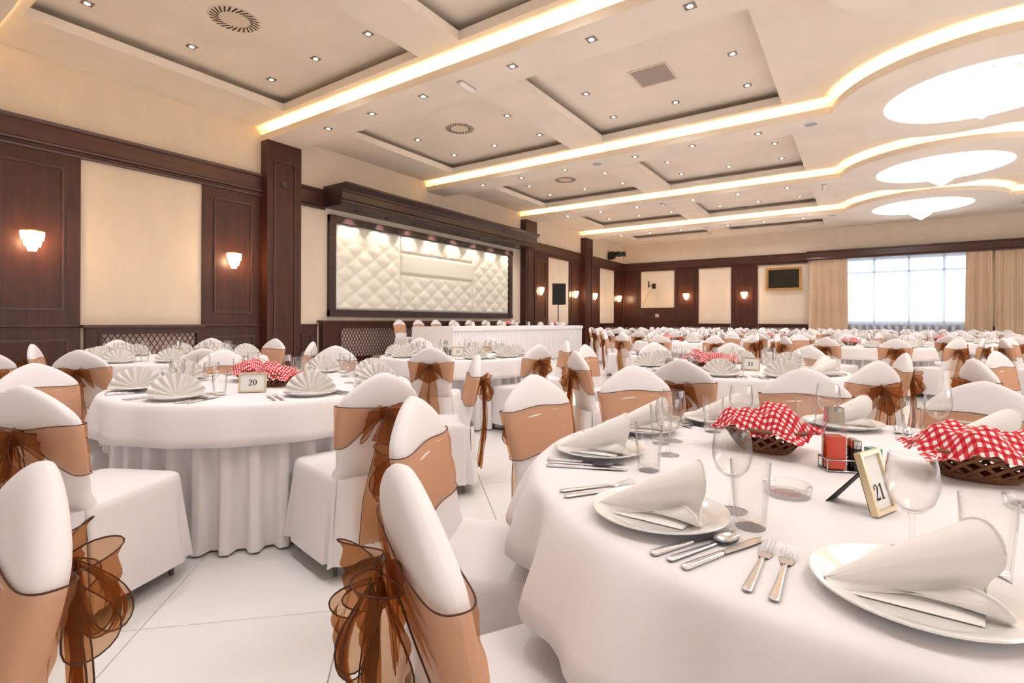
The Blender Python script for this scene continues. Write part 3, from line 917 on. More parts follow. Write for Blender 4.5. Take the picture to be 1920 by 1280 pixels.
# ------------------------------------------------------------------ head table on its podium
pod = ob('podium', MB().box((-10.55, 8.95, 0.0), (-8.12, 16.2, 0.28)), 'carpet', kind='structure')
HX0, HX1, HY0, HY1, HZ = -9.25, -7.95, 9.14, 15.96, 1.045
def pleat_strip(mb, p0, p1, nrm, z0, z1, n, amp):
    L = math.hypot(p1[0] - p0[0], p1[1] - p0[1])
    def fn(s, t):
        w = math.sin(2 * PI * n * s)
        d = amp * math.tanh(2.2 * w) * (0.55 + 0.45 * t)
        return (p0[0] + (p1[0] - p0[0]) * s + nrm[0] * d, p0[1] + (p1[1] - p0[1]) * s + nrm[1] * d, z1 + (z0 - z1) * t)
    mb.grid(fn, n * 10, 3)
ht = empty('head_table', ((HX0 + HX1) / 2, (HY0 + HY1) / 2, 0.28), label='long head table with a white pleated skirt before the tufted panel', cat='table')
HO = ((HX0 + HX1) / 2, (HY0 + HY1) / 2, 0.28)
ob('tabletop', rel(MB().box((HX0 + 0.03, HY0 + 0.03, HZ - 0.04), (HX1 - 0.03, HY1 - 0.03, HZ - 0.008)), HO), 'wood', ht)
for x in (HX0 + 0.3, HX1 - 0.3):
    for y in (HY0 + 0.4, (HY0 + HY1) / 2, HY1 - 0.4):
        ob('leg', rel(MB().tube([(x, y, 0.28), (x, y, HZ - 0.04)], 0.02, 8), HO), 'steel', ht)
hs = MB()
pleat_strip(hs, (HX1, HY0), (HX1, HY1), (1, 0), 0.01, HZ - 0.05, 58, 0.022)
pleat_strip(hs, (HX0, HY1), (HX1, HY1), (0, 1), 0.30, HZ - 0.05, 9, 0.016)
ob('table_skirt', rel(hs, HO), 'cloth', ht, smooth=1)
tc_ = MB()
def htop(s, t):
    # a strip over the table: overhang, edge, flat top
    prof = [(HX0 - 0.012, HZ - 0.30), (HX0 - 0.012, HZ - 0.02), (HX0 + 0.02, HZ), (HX1 - 0.01, HZ), (HX1 + 0.028, HZ - 0.015), (HX1 + 0.035, HZ - 0.10)]
    k = min(int(t * 5), 4); q = t * 5 - k
    x = prof[k][0] + (prof[k + 1][0] - prof[k][0]) * q; z = prof[k][1] + (prof[k + 1][1] - prof[k][1]) * q
    return (x, HY0 - 0.01 + (HY1 - HY0 + 0.03) * s, z)
tc_.grid(htop, 60, 5)
tc_.grid(lambda s, t: (HX0 - 0.012 + (HX1 - HX0 + 0.045) * s, HY0 - 0.012 - 0.03 * t + 0.008 * math.sin(s * 15) * t, HZ - 0.55 * t), 20, 6)
tc_.grid(lambda s, t: (HX0 - 0.012 + (HX1 - HX0 + 0.045) * s, HY1 + 0.022 + 0.008 * math.sin(s * 15) * t, HZ - 0.10 * t), 20, 3)
ob('tablecloth', tc_, 'cloth', smooth=40, label='long white cloth lying over the head table', cat='tablecloth')
lp = empty('laptop', (-8.6, 15.55, HZ), rad(60), label='flat white console lying at the far end of the head table', cat='console')
ob('base', MB().box((-0.28, -0.16, 0), (0.28, 0.16, 0.02)), 'black_plastic', lp)
ob('lid', MB().add([(-0.26, -0.12, 0.02), (0.26, -0.12, 0.02), (0.26, 0.14, 0.10), (-0.26, 0.14, 0.10), (-0.26, -0.12, 0.035), (0.26, -0.12, 0.035), (0.26, 0.14, 0.115), (-0.26, 0.14, 0.115)],
   [(0, 3, 2, 1), (4, 5, 6, 7), (0, 1, 5, 4), (1, 2, 6, 5), (2, 3, 7, 6), (3, 0, 4, 7)]), 'white_plastic', lp)

# ------------------------------------------------------------------ chairs
def back_y(z): return -0.205 - 0.10 * max(0.0, (z - 0.47)) / 0.47
def hw(z):
    if z < 0.49: return 0.205
    t = min(1.0, (z - 0.49) / 0.30)
    return 0.185 + 0.035 * t
def ztop(s): return 0.815 + 0.13 * (max(0.0, 1 - abs(s) ** 1.45)) ** 0.82
def slab(s, t, side, off=0.0):
    """point on the chair back; s across -1..1, t height 0..1, side +1 front -1 rear"""
    z = 0.44 + t * (ztop(s) - 0.44)
    e = math.sqrt(max(0.0, 1 - abs(s) ** 12)) * math.sqrt(max(0.0, 1 - t ** 22))
    x = s * hw(z) * (1 - 0.06 * t ** 10)
    return (x, back_y(z) + side * ((0.031 - 0.003 * s * s) * e + off), z)

def chair_mesh():
    m = MB()
    NS, NT = 22, 20
    cs = lambda u: math.sin((u - 0.5) * PI)
    ht_ = lambda b: math.sin(b * PI / 2) ** 0.9
    m.grid(lambda a, b: slab(cs(1 - a), ht_(b), 1), NS, NT)
    m.grid(lambda a, b: slab(cs(a), ht_(b), -1), NS, NT)
    # seat cover and skirt: rounded rectangle rings
    def ring(t, z, grow, fold):
        P = []
        x1, y0, y1 = 0.215 + grow, -0.235 - grow * 0.5, 0.235 + grow
        rr = 0.035
        n = 64
        per = []
        for k in range(n):
            a = 2 * PI * k / n
            c, s = math.cos(a), math.sin(a)
            ex = 0.22
            px = abs(c) ** ex * (1 if c > 0 else -1); py = abs(s) ** ex * (1 if s > 0 else -1)
            f_ = fold * (math.sin(8 * a + 0.6) * 0.6 + 0.4 * math.sin(13 * a))
            corner = max(0.0, 1 - abs(abs(c) - abs(s)) / 0.25)
            f_ += fold * 0.9 * corner
            yy_ = (y0 + y1) / 2 + py * ((y1 - y0) / 2 + f_)
            P.append((px * (x1 + f_), yy_, z))
        return P
    rings = [ring(0, 0.478, -0.012, 0), ring(0, 0.470, 0.0, 0), ring(0, 0.445, 0.006, 0.0), ring(0, 0.40, 0.008, 0.002), ring(0, 0.30, 0.014, 0.007), ring(0, 0.18, 0.022, 0.013), ring(0, 0.075, 0.028, 0.018)]
    n = 64
    P = [p for r_ in rings for p in r_]; F = []
    for i in range(len(rings) - 1):
        for k in range(n):
            q = (k + 1) % n
            F.append((i * n + k, (i + 1) * n + k, (i + 1) * n + q, i * n + q))
    o = len(P)
    P.append((0, 0.0, 0.488))
    mid = [(x * 0.6, y * 0.6, 0.486) for x, y, z in rings[0]]
    P += mid
    for k in range(n):
        q = (k + 1) % n
        F.append((k, q, o + 1 + q, o + 1 + k)); F.append((o + 1 + k, o + 1 + q, o))
    m.add(P, F)
    # rear fall of the cover, from the back down to the hem
    def fall(s, t):
        z = 0.46 - 0.385 * t
        x = (2 * s - 1) * (0.19 + 0.035 * t)
        return (x, -0.235 - 0.03 * (1 - (2 * s - 1) ** 8) - 0.02 * t - 0.010 * t * math.cos(9 * (2 * s - 1)), z)
    m.grid(fall, 14, 6)
    return m

def sash_parts():
    NT_ = 60
    def band(u, v):
        ph = 2 * PI * u
        s = math.cos(ph); rear = math.sin(ph) < 0
        g = (1 - abs(s)) if rear else 0.0
        g = g * g * (3 - 2 * g)
        top = 0.805 - 0.027 * g; bot = 0.605 + 0.12 * g
        z = bot + (top - bot) * v + 0.006 * math.sin(4 * s + 1) * (1 - g)
        e = math.sqrt(max(0.0, 1 - abs(s) ** 10))
        off = 0.004 + (0.0035 * math.sin(v * 13 + 2.5 * s) + 0.002 * math.sin(v * 31 - 3 * s)) * e
        if rear: off = 0.005 + (0.012 * g + 0.008 * math.sin(v * 24 + 2 * s) * (0.25 + g)) * e
        y = back_y(z) + (-1 if rear else 1) * (0.031 * e + off * min(1.0, 3 * e))
        return (s * (hw(z) + 0.006), y, z)
    b = MB().grid(band, 72, 10, closeu=True)
    hem = MB()
    for v in (0.0, 1.0):
        hem.tube([band(i / 72, v) for i in range(73)], 0.0018, 4, cap=False)
    bow = MB(); bh = MB()
    K = Vector((0, back_y(0.75) - 0.058, 0.752))
    kn = MB().lathe([(0.0, -0.034), (0.020, -0.024), (0.026, 0.0), (0.020, 0.024), (0.0, 0.034)], 10, cap=False)
    kn.v = [(K.x + x * 1.1, K.y + y, K.z + z) for x, y, z in kn.v]
    def ribbon(path, width, dirf, nu, nv, ruf=0.006):
        def fn(u, v):
            p = path(u); w = width(u); d = dirf(u)
            q = (v - 0.5) * w
            n = Vector((0, -1, 0))
            return tuple(p + d * q + n * (ruf * math.sin(v * 19 + 5 * u) * min(1, w / 0.06)))
        bow.grid(fn, nu, nv)
        for v in (0.0, 1.0):
            bh.tube([fn(i / nu, v) for i in range(nu + 1)], 0.0016, 4, cap=False)
    for sg in (-1, 1):
        def lp_(u, sg=sg):
            a = 2 * PI * u
            r_ = math.sin(PI * u)
            return K + Vector((sg * (0.115 * r_ ** 0.8), -0.012 - 0.045 * math.sin(a) * r_ - 0.02 * r_, -0.045 * r_ * r_ + 0.018 * math.sin(a)))
        ribbon(lp_, lambda u: 0.022 + 0.125 * math.sin(PI * u) ** 0.8, lambda u, sg=sg: Vector((sg * -0.25, -0.1, 1)).normalized(), 22, 8)
        def tl(u, sg=sg):
            return K + Vector((sg * (0.012 + 0.05 * u + 0.012 * math.sin(5 * u + sg)), -0.016 - (0.014 if sg > 0 else 0.0) - 0.03 * math.sin(PI * u * 0.8) + 0.045 * u, -0.60 * u - (0.04 * u if sg > 0 else 0)))
        ribbon(tl, lambda u: 0.022 + 0.105 * min(1, u * 1.6) ** 0.8, lambda u, sg=sg: Vector((1, 0.15 * sg, 0.04 * sg)).normalized(), 20, 8, 0.009)
    # a shorter second pair of loops hanging over the knot
    for sg in (-1, 1):
        def l2(u, sg=sg):
            r_ = math.sin(PI * u)
            return K + Vector((sg * 0.055 * r_, -0.03 - 0.04 * r_ - 0.02 * math.sin(2 * PI * u), -0.12 * r_ + 0.02 * math.sin(2 * PI * u)))
        ribbon(l2, lambda u: 0.02 + 0.085 * math.sin(PI * u), lambda u, sg=sg: Vector((1, 0, 0.5 * sg)).normalized(), 18, 6)
    return b, hem, bow, bh, kn

CHAIR = chair_mesh().mesh('cover', 'cover_cloth', 1)
sb_, shm, sbow, sbh, skn = sash_parts()
SASH = sb_.mesh('sash', 'organza', 1); HEM = shm.mesh('sash_hem', 'hem', 1)
BOW = sbow.mesh('bow', 'organza_bow', 1); BHEM = sbh.mesh('bow_hem', 'hem', 1); KNOT = skn.mesh('knot', 'organza_bow', 1)
LEG = MB().tube([(0, 0, 0), (0, 0, 0.46)], 0.012, 6).mesh('leg', 'chrome', 1)

def chair(x, y, face, label, group=None, z=0.0, jit=0.0):
    """x, y: where the top of the back is; face: heading the sitter looks (radians)"""
    dx, dy = math.cos(face), math.sin(face)
    o = empty('banquet_chair', (x + dx * 0.30, y + dy * 0.30, z), face - PI / 2, label=label, cat='chair', group=group)
    for nm, me in (('cover', CHAIR),):
        ob(nm, me, None, o)
    s = ob('sash', SASH, None, o); ob('sash_hem', HEM, None, s)
    b = ob('bow', BOW, None, o); ob('bow_hem', BHEM, None, b); ob('knot', KNOT, None, b)
    for (a, c) in ((-0.18, -0.19), (0.18, -0.19), (-0.18, 0.2), (0.18, 0.2)):
        ob('leg', LEG, None, o, loc=(a, c, 0))
    return o

def in_view(x, y, m=0.6):
    dep = -x * 0.5637 + y * 0.826
    lat = x * 0.826 + y * 0.5637
    return dep > 0.3 and abs(lat) < dep * 1.01 + m

def clock(c, angs):
    """rank of each angle clockwise (seen from above) from the one nearest the viewer"""
    a0 = math.degrees(math.atan2(-c[1], -c[0]))
    near = min(angs, key=lambda a: abs((a - a0 + 180) % 360 - 180))
    order = sorted(angs, key=lambda a: (near - a) % 360)
    return {a: ORD[order.index(a)] for a in angs}

# ------------------------------------------------------------------ round tables
TZ = 0.765
def topper(seed, amp, drop=0.205):
    r_ = random.Random(seed)
    hs_ = [(r_.choice((7, 9, 11, 13, 16, 19, 23)), r_.uniform(0, 6.28), r_.uniform(0.4, 1)) for _ in range(5)]
    tot = sum(h[2] for h in hs_)
    def fold(a):
        f_ = sum(w * math.sin(n * a + p) for n, p, w in hs_) / tot
        return f_
    n = 144
    rows = [(0.30, 0, 0), (0.60, 0, 0), (0.86, 0, 0), (0.895, 0.001, 0.0), (0.913, 0.006, 0.02), (0.924, 0.018, 0.06), (0.931, 0.04, 0.18), (0.937, 0.09, 0.42), (0.943, 0.15, 0.68), (0.949, 0.21, 0.88), (0.955, 0.27, 1.0), (0.949, 0.27, 1.0)]
    P = [(0, 0, TZ)]; F = []
    for (r0, dz, g) in rows:
        for k in range(n):
            a = 2 * PI * k / n
            f_ = fold(a)
            r1 = r0 + g * amp * (f_ + 0.35)
            P.append((r1 * math.cos(a), r1 * math.sin(a), TZ - dz * drop / 0.27 + 0.006 * g * f_))
    for k in range(n): F.append((0, 1 + k, 1 + (k + 1) % n))
    for i in range(len(rows) - 1):
        for k in range(n):
            q = (k + 1) % n
            F.append((1 + i * n + k, 1 + (i + 1) * n + k, 1 + (i + 1) * n + q, 1 + i * n + q))
    return MB().add(P, F)
def table_skirt():
    n = 42; m = n * 12
    rows = [(0.0, 0.70), (0.15, 0.6), (0.5, 0.35), (1.0, 0.012)]
    def fn(u, v):
        k = min(int(v * 3), 2); q = v * 3 - k
        t = rows[k][0] + (rows[k + 1][0] - rows[k][0]) * q; z = rows[k][1] + (rows[k + 1][1] - rows[k][1]) * q
        a = 2 * PI * u
        w = math.sin(n * a)
        r_ = 0.880 + (0.020 + 0.014 * t) * math.tanh(3.4 * w) + 0.018 * t + 0.008 * t * math.sin(7 * a)
        return (r_ * math.cos(a), r_ * math.sin(a), z)
    return MB().grid(fn, m, 3, closeu=True)
TOP = [topper(s, a).mesh('tablecloth', 'cloth', 1) for s, a in ((3, 0.045), (8, 0.04), (21, 0.10))]
SK = table_skirt().mesh('table_skirt', 'cloth', 1)
BOARD = MB().lathe([(0.0, 0.735), (0.86, 0.735), (0.872, 0.745), (0.872, 0.757), (0.86, 0.7615), (0.0, 0.7615)], 48, cap=False).mesh('tabletop', 'wood', 40)
TLEG = MB().tube([(0, 0, 0), (0, 0, 0.735)], 0.018, 8).mesh('leg', 'steel', 1)
def table(x, y, tlabel, clabel, var=0, rz=0.0, group=None):
    t = empty('round_table', (x, y, 0), rz, label=tlabel, cat='table', group=group)
    ob('tabletop', BOARD, None, t); ob('table_skirt', SK, None, t)
    for k in range(4):
        a = PI / 4 + k * PI / 2
        ob('leg', TLEG, None, t, loc=(0.5 * math.cos(a), 0.5 * math.sin(a), 0))
    ob('tablecloth', TOP[var], None, None, loc=(x, y, 0), rz=rz, label=clabel, cat='tablecloth', group=group and group.replace('tables', 'tablecloths'))

# ------------------------------------------------------------------ tableware
PLATE = MB().lathe([(0.0, 0.004), (0.085, 0.004), (0.09, 0.0), (0.098, 0.003), (0.139, 0.019), (0.144, 0.022), (0.143, 0.0245), (0.138, 0.024), (0.104, 0.0115), (0.094, 0.0085), (0.0, 0.008)], 56, cap=False).mesh('dinner_plate', 'porcelain', 35)
def solid(fn, nu, nv, th, name, m, uvs=False):
    mb = MB().grid(fn, nu, nv, uvs=uvs)
    me = mb.mesh(name, m, 1)
    return me
def thick(me, t):
    o = bpy.data.objects.new('tmp', me)
    return o
# fan-folded napkin, standing
def fan():
    m = MB(); n = 18
    def fn(u, v):
        a = PI * (0.04 + 0.92 * u)
        k = u * n
        zig = 1 - 2 * abs((k % 2) - 1)
        r_ = 0.012 + 0.128 * v
        return (r_ * math.cos(a), 0.016 * zig * v + 0.012 * (1 - v), 0.001 + r_ * math.sin(a) * 0.92)
    m.grid(fn, n * 2, 4)
    m.grid(lambda u, v: (lambda p: (p[0], p[1] - 0.004, p[2]))(fn(u, v)), n * 2, 4)
    m.box((-0.10, -0.045, 0.0), (0.10, 0.045, 0.006))
    return m
FAN = fan().mesh('napkin', 'napkin', 25)
# draped napkin: a cone of cloth from a flat tip to a rolled, S-shaped open end
def draped():
    end = [(-0.115, 0.002), (-0.085, 0.035), (-0.05, 0.086), (-0.01, 0.120), (0.03, 0.126), (0.056, 0.104), (0.054, 0.068), (0.030, 0.040), (0.028, 0.022), (0.05, 0.010), (0.085, 0.006), (0.105, 0.016), (0.095, 0.030), (0.065, 0.034), (0.04, 0.030)]
    def spline(t):
        k = t * (len(end) - 1); i = min(int(k), len(end) - 2); q = k - i
        def P(j): return end[max(0, min(len(end) - 1, j))]
        a, b, c, d = P(i - 1), P(i), P(i + 1), P(i + 2)
        return tuple(0.5 * (2 * b[w] + (c[w] - a[w]) * q + (2 * a[w] - 5 * b[w] + 4 * c[w] - d[w]) * q * q + (3 * b[w] - a[w] - 3 * c[w] + d[w]) * q ** 3) for w in (0, 1))
    m = MB()
    def fn(u, v, off=0.0):
        e = spline(u); e = (-e[0], e[1])
        tip = (0.02 - 0.03 * u, 0.004 + 0.010 * math.sin(PI * u))
        q_ = max(0.0, (u - 0.40) / 0.60)
        w = v ** (0.85 + 3.2 * q_)
        y = tip[0] + (e[0] - tip[0]) * w; z = tip[1] + (e[1] - tip[1]) * w
        x = -0.135 + 0.23 * v + 0.03 * math.sin(PI * u) * v - 0.035 * u * v
        return (x + off * 0.3, y + off * 0.6, z + off + 0.001)
    m.grid(lambda u, v: fn(u, v), 44, 10)
    m.grid(lambda u, v: fn(u, v, -0.003), 44, 10)
    # rolled hem of the open end
    m.tube([fn(i / 44, 1.0) for i in range(45)], 0.0028, 6)
    # flat underlayer
    m.add([(-0.13, -0.03, 0.002), (-0.10, -0.02, 0.002), (0.05, -0.10, 0.002), (0.10, -0.03, 0.003), (0.06, 0.11, 0.002)], [(0, 1, 2, 3, 4)])
    return m
dr_ = draped(); dr_.v = [(x * 0.88 - 0.012, y * 0.88, z * 0.95) for x, y, z in dr_.v]
DRAPE = dr_.mesh('napkin', 'napkin', 60)
TUMB = MB().lathe([(0.0, 0.0), (0.029, 0.0), (0.030, 0.004), (0.036, 0.085), (0.037, 0.090), (0.0395, 0.135), (0.0385, 0.136), (0.0355, 0.092), (0.034, 0.086), (0.0275, 0.016), (0.0, 0.013)], 40, cap=False,
                  fl=lambda a, r, z: r * (1 + (0.035 * math.cos(10 * a) if 0.003 < z < 0.087 and r > 0.028 else 0))).mesh('tumbler', 'glass', 25)
WB = MB().lathe([(0.005, 0.072), (0.018, 0.078), (0.034, 0.095), (0.0415, 0.118), (0.0425, 0.135), (0.040, 0.160), (0.0365, 0.182), (0.0355, 0.182), (0.039, 0.160), (0.0412, 0.135), (0.040, 0.119), (0.033, 0.097), (0.017, 0.081), (0.0, 0.0785)], 36, cap=False).mesh('bowl', 'glass', 50)
WS = MB().lathe([(0.0, 0.078), (0.0065, 0.073), (0.0042, 0.06), (0.004, 0.03), (0.0065, 0.012), (0.012, 0.006)], 14, cap=False).mesh('stem', 'glass', 1)
WF = MB().lathe([(0.0, 0.0), (0.033, 0.0), (0.0335, 0.0015), (0.028, 0.0035), (0.012, 0.0065), (0.0, 0.0075)], 36, cap=False).mesh('foot', 'glass', 40)
def handle(mb, y0, y1, w0=0.0085, w1=0.0055, h=0.004):
    def fn(u, v):
        v = 0.5 - 0.5 * math.cos(PI * v)
        a = 2 * PI * u; y = y0 + (y1 - y0) * v
        e = math.sqrt(max(0.0, 1 - (2 * v - 1) ** 30))
        w = (w0 + (w1 - w0) * v) * e
        return (w * math.copysign(abs(math.cos(a)) ** 0.6, math.cos(a)), y, 0.0045 + h * e * math.copysign(abs(math.sin(a)) ** 0.6, math.sin(a)))
    mb.grid(fn, 12, 12, closeu=True)
# cutlery lies along +y, handle at y<0
KH = MB(); handle(KH, -0.12, -0.01); KH = KH.mesh('handle', 'steel', 1)
def blade(u, v):
    y = -0.012 + 0.125 * v
    w = 0.0055 + 0.0045 * math.sin(min(1, v * 1.6) * PI / 2) - 0.009 * max(0, (v - 0.75) / 0.25) ** 2
    return ((2 * u - 1) * w - 0.001 * v, y, 0.005 + 0.0012 * (1 - abs(2 * u - 1)))
KBm = MB().grid(blade, 4, 12); KBm.grid(lambda u, v: (lambda p: (p[0], p[1], 0.010 - p[2] - 0.0005))(blade(u, v)), 4, 12); KB = KBm.mesh('blade', 'steel', 30)
SH = MB(); handle(SH, -0.115, 0.02, 0.0085, 0.0035, 0.0022); SH = SH.mesh('handle', 'steel', 1)
def sbowl(u, v, o=0.0):
    a = 2 * PI * u; r_ = v
    return (0.019 * r_ * math.cos(a) * (1 - 0.15 * math.sin(a)), 0.047 + 0.031 * r_ * math.sin(a), 0.0015 + 0.008 * r_ * r_ + o)
SBm = MB().grid(sbowl, 24, 5, closeu=True); SBm.grid(lambda u, v: sbowl(u, v, -0.001), 24, 5, closeu=True); SB = SBm.mesh('spoon_bowl', 'steel', 1)
FH = MB(); handle(FH, -0.115, 0.025, 0.0085, 0.0035, 0.0022); FH = FH.mesh('handle', 'steel', 1)
FTm = MB()
FTm.grid(lambda u, v: ((2 * u - 1) * (0.004 + 0.0085 * math.sin(v * PI / 2)), 0.02 + 0.032 * v, 0.0045 - 0.004 * math.sin(PI * v) + 0.001), 6, 6)
FTm.grid(lambda u, v: ((2 * u - 1) * (0.004 + 0.0085 * math.sin(v * PI / 2)), 0.02 + 0.032 * v, 0.0045 - 0.004 * math.sin(PI * v) - 0.0006), 6, 6)
for k in range(4):
    x = -0.0105 + k * 0.007
    FTm.tube([(x, 0.050, 0.0045), (x, 0.07, 0.007), (x, 0.095, 0.0115)], [0.0019, 0.0017, 0.0009], 5)
FT = FTm.mesh('tines', 'steel', 40)

def polar(c, ang, r_): return (c[0] + r_ * math.cos(rad(ang)), c[1] + r_ * math.sin(rad(ang)))
def ware2(name, parts, x, y, rz, label, cat, group, z=TZ):
    o = empty(name, (x, y, z), rz, label=label, cat=cat, group=group)
    for nm, me in parts: ob(nm, me, None, o)
    return o
def wine(x, y, label, group, z=TZ):
    ware2('wine_glass', (('bowl', WB), ('stem', WS), ('foot', WF)), x, y, 0, label, 'wine glass', group, z)
def tumbler(x, y, label, group, z=TZ):
    ob('tumbler', TUMB, None, None, loc=(x, y, z), rz=rnd.uniform(0, 3), label=label, cat='glass', group=group)

def setting(c, ang, style, where, grp, cut=True, plate=True, napang=None, g1=None, g2=None, z=TZ):
    x, y = polar(c, ang, 0.735)
    if plate:
        ob('dinner_plate', PLATE, None, None, loc=(x, y, z), label='round white dinner plate ' + where, cat='plate', group='dinner plates ' + grp)
    na = rad(ang) + PI / 2 if napang is None else rad(napang)
    zz = z + (0.009 if plate else 0.0)
    if style == 'fan':
        na = math.atan2(-y, -x) + PI / 2
        ob('napkin', FAN, None, None, loc=(x, y, zz), rz=na + rnd.uniform(-0.25, 0.25), label='white fan-folded napkin ' + where, cat='napkin', group='napkins ' + grp)
    else:
        ob('napkin', DRAPE, None, None, loc=(x, y, zz), rz=na, label='white cone-folded napkin ' + where, cat='napkin', group='napkins ' + grp)
    wx, wy = g1 if g1 else polar(c, ang + 3, 0.53)
    tx, ty = g2 if g2 else polar(c, ang + 12, 0.58)
    wine(wx, wy, 'empty clear wine glass ' + where, 'wine glasses ' + grp, z)
    tumbler(tx, ty, 'empty fluted glass tumbler ' + where, 'tumblers ' + grp, z)
    if cut:
        # the sitter looks towards the centre; handles point outwards
        rz = rad(ang) + PI / 2
        for off, kind, nm in ((9.6, 'k', 'inner knife'), (11.8, 's', 'spoon'), (14.2, 'k', 'outer knife'), (-13.6, 'f', 'inner fork'), (-16.4, 'f', 'outer fork')):
            px, py = polar(c, ang + off, 0.765)
            if kind == 'k': ware2('table_knife', (('handle', KH), ('blade', KB)), px, py, rz + rad(off * 0.4), 'steel %s ' % nm + where, 'knife', 'knives ' + grp, z)
            elif kind == 's': ware2('table_spoon', (('handle', SH), ('spoon_bowl', SB)), px, py, rz + rad(off * 0.4), 'steel soup spoon ' + where, 'spoon', 'spoons ' + grp, z)
            else: ware2('table_fork', (('handle', FH), ('tines', FT)), px, py, rz + rad(off * 0.4), 'steel %s ' % nm + where, 'fork', 'forks ' + grp, z)

# bread basket and its gingham cloth
def basket_parts():
    A0, B0, A1, B1, H = 0.075, 0.052, 0.135, 0.098, 0.075
    def pt(a, t, o=0.0):
        k = t ** 0.8
        return ((A0 + (A1 - A0) * k + o) * math.cos(a), (B0 + (B1 - B0) * k + o) * math.sin(a), 0.004 + H * t)
    w = MB()
    for k in range(16):
        for sg in (-1, 1):
            a0 = 2 * PI * k / 16 + (0.1 if sg > 0 else 0)
            for o in (0.0, 0.009):
                w.tube([pt(a0 + sg * 0.9 * t + o * 6, t, (0.002 if sg > 0 else -0.002)) for t in [i / 6 for i in range(7)]], 0.0034, 4)
    rim = MB()
    for (t, o, rr) in ((1.0, 0.003, 0.0055), (0.96, -0.003, 0.004), (1.04, -0.001, 0.004), (0.0, 0.0, 0.006), (0.09, 0.001, 0.0045), (0.18, 0.001, 0.004)):
        rim.tube([pt(2 * PI * i / 40, t, o) for i in range(41)], rr, 5, cap=False)
    base = MB().add([pt(2 * PI * i / 32, 0.0) for i in range(32)], [tuple(range(32))])
    return w, rim, base
bw, brm, bbs = basket_parts()
BWM, BRM, BBM = bw.mesh('weave', 'wicker', 1), brm.mesh('rim', 'wicker', 1), bbs.mesh('base', 'wicker')
def napcloth(seed):
    r_ = random.Random(seed)
    ph = [r_.uniform(0, 6.28) for _ in range(8)]
    def fn(u, v):
        x, y = 2 * u - 1, 2 * v - 1
        a = math.atan2(y, x)
        sq = max(abs(x), abs(y)); rd = math.hypot(x, y)
        # the cloth lies over rolls, tucks down to the rim and sticks out at its corners
        corner = max(0.0, rd - 1.0) / 0.414
        k = (0.148 + 0.052 * corner, 0.110 + 0.045 * corner)
        r1 = min(1.0, rd) if rd > 0 else 0
        ux, uy = (x / rd, y / rd) if rd > 1e-6 else (0, 0)
        px, py = k[0] * ux * (r1 + 0.12 * max(0, rd - 1)), k[1] * uy * (r1 + 0.12 * max(0, rd - 1))
        dome = max(0.0, 1 - r1 * r1)
        z = 0.074 + 0.068 * dome ** 0.75
        z += dome ** 0.35 * (0.016 * math.sin(4.2 * x + ph[0] + 2.2 * y) + 0.011 * math.sin(7 * y - 5 * x + ph[1]) + 0.006 * math.sin(13 * x + 7 * y + ph[2]))
        z += 0.012 * math.sin(6 * a + ph[3]) * r1 ** 4 * (1 - corner)
        w_ = 0.5 + 0.5 * math.sin(2 * a + ph[4])
        z += corner * (0.018 * w_ - 0.035 * (1 - w_)) + 0.004 * math.sin(22 * a) * r1 ** 6
        return (px, py, z)
    return MB().grid(fn, 44, 36, uvs=True)
NAPC = [napcloth(s).mesh('bread_cloth', 'gingham', 1) for s in (2, 5, 9)]
def basket(x, y, rz, label, clabel, var=0, sc_=1.0, z=TZ, group=None):
    o = empty('bread_basket', (x, y, z), rz, label=label, cat='basket', group=group)
    ob('weave', BWM, None, o); ob('rim', BRM, None, o); ob('base', BBM, None, o)
    c = ob('bread_cloth', NAPC[var], None, None, loc=(x, y, z), rz=rz + 0.1, label=clabel, cat='cloth', group=group and group.replace('baskets', 'cloths'))
    if sc_ != 1.0:
        o.scale = (sc_, sc_, 1.0); c.scale = (sc_ * 1.02, sc_ * 1.02, 1.0)

# table number in a small frame
def digit(d):
    q = []
    def stroke(pts, ws):
        for i in range(len(pts) - 1):
            (x0, y0), (x1, y1) = pts[i], pts[i + 1]
            L = math.hypot(x1 - x0, y1 - y0) or 1
            nx, ny = -(y1 - y0) / L, (x1 - x0) / L
            a, b = ws[i] / 2, ws[i + 1] / 2
            q.append([(x0 + nx * a, y0 + ny * a), (x0 - nx * a, y0 - ny * a), (x1 - nx * b, y1 - ny * b), (x1 + nx * b, y1 + ny * b)])
    if d == '1':
        stroke([(0.3, 0), (0.3, 1)], [0.2, 0.2]); stroke([(0.06, 0.82), (0.3, 0.97)], [0.07, 0.09]); stroke([(0.08, 0.03), (0.54, 0.03)], [0.07, 0.07])
    elif d == '2':
        P = [(0.10, 0.68), (0.10, 0.82), (0.18, 0.94), (0.30, 0.98), (0.43, 0.92), (0.49, 0.76), (0.44, 0.58), (0.30, 0.38), (0.14, 0.18), (0.07, 0.07)]
        stroke(P, [0.16, 0.14, 0.09, 0.08, 0.13, 0.20, 0.18, 0.11, 0.08, 0.08]); stroke([(0.05, 0.07), (0.56, 0.07)], [0.14, 0.15]); stroke([(0.54, 0.05), (0.58, 0.24)], [0.08, 0.04])
    elif d == '0':
        P = [(0.3 + 0.22 * math.cos(a), 0.5 + 0.46 * math.sin(a)) for a in [2 * PI * i / 24 for i in range(25)]]
        stroke(P, [0.07 + 0.13 * abs(math.cos(2 * PI * i / 24)) ** 2 for i in range(25)])
    elif d == '7':
        stroke([(0.06, 0.92), (0.56, 0.92)], [0.16, 0.14]); stroke([(0.53, 0.90), (0.32, 0.5), (0.24, 0.0)], [0.08, 0.14, 0.22]); stroke([(0.07, 0.97), (0.05, 0.74)], [0.06, 0.04])
    return q
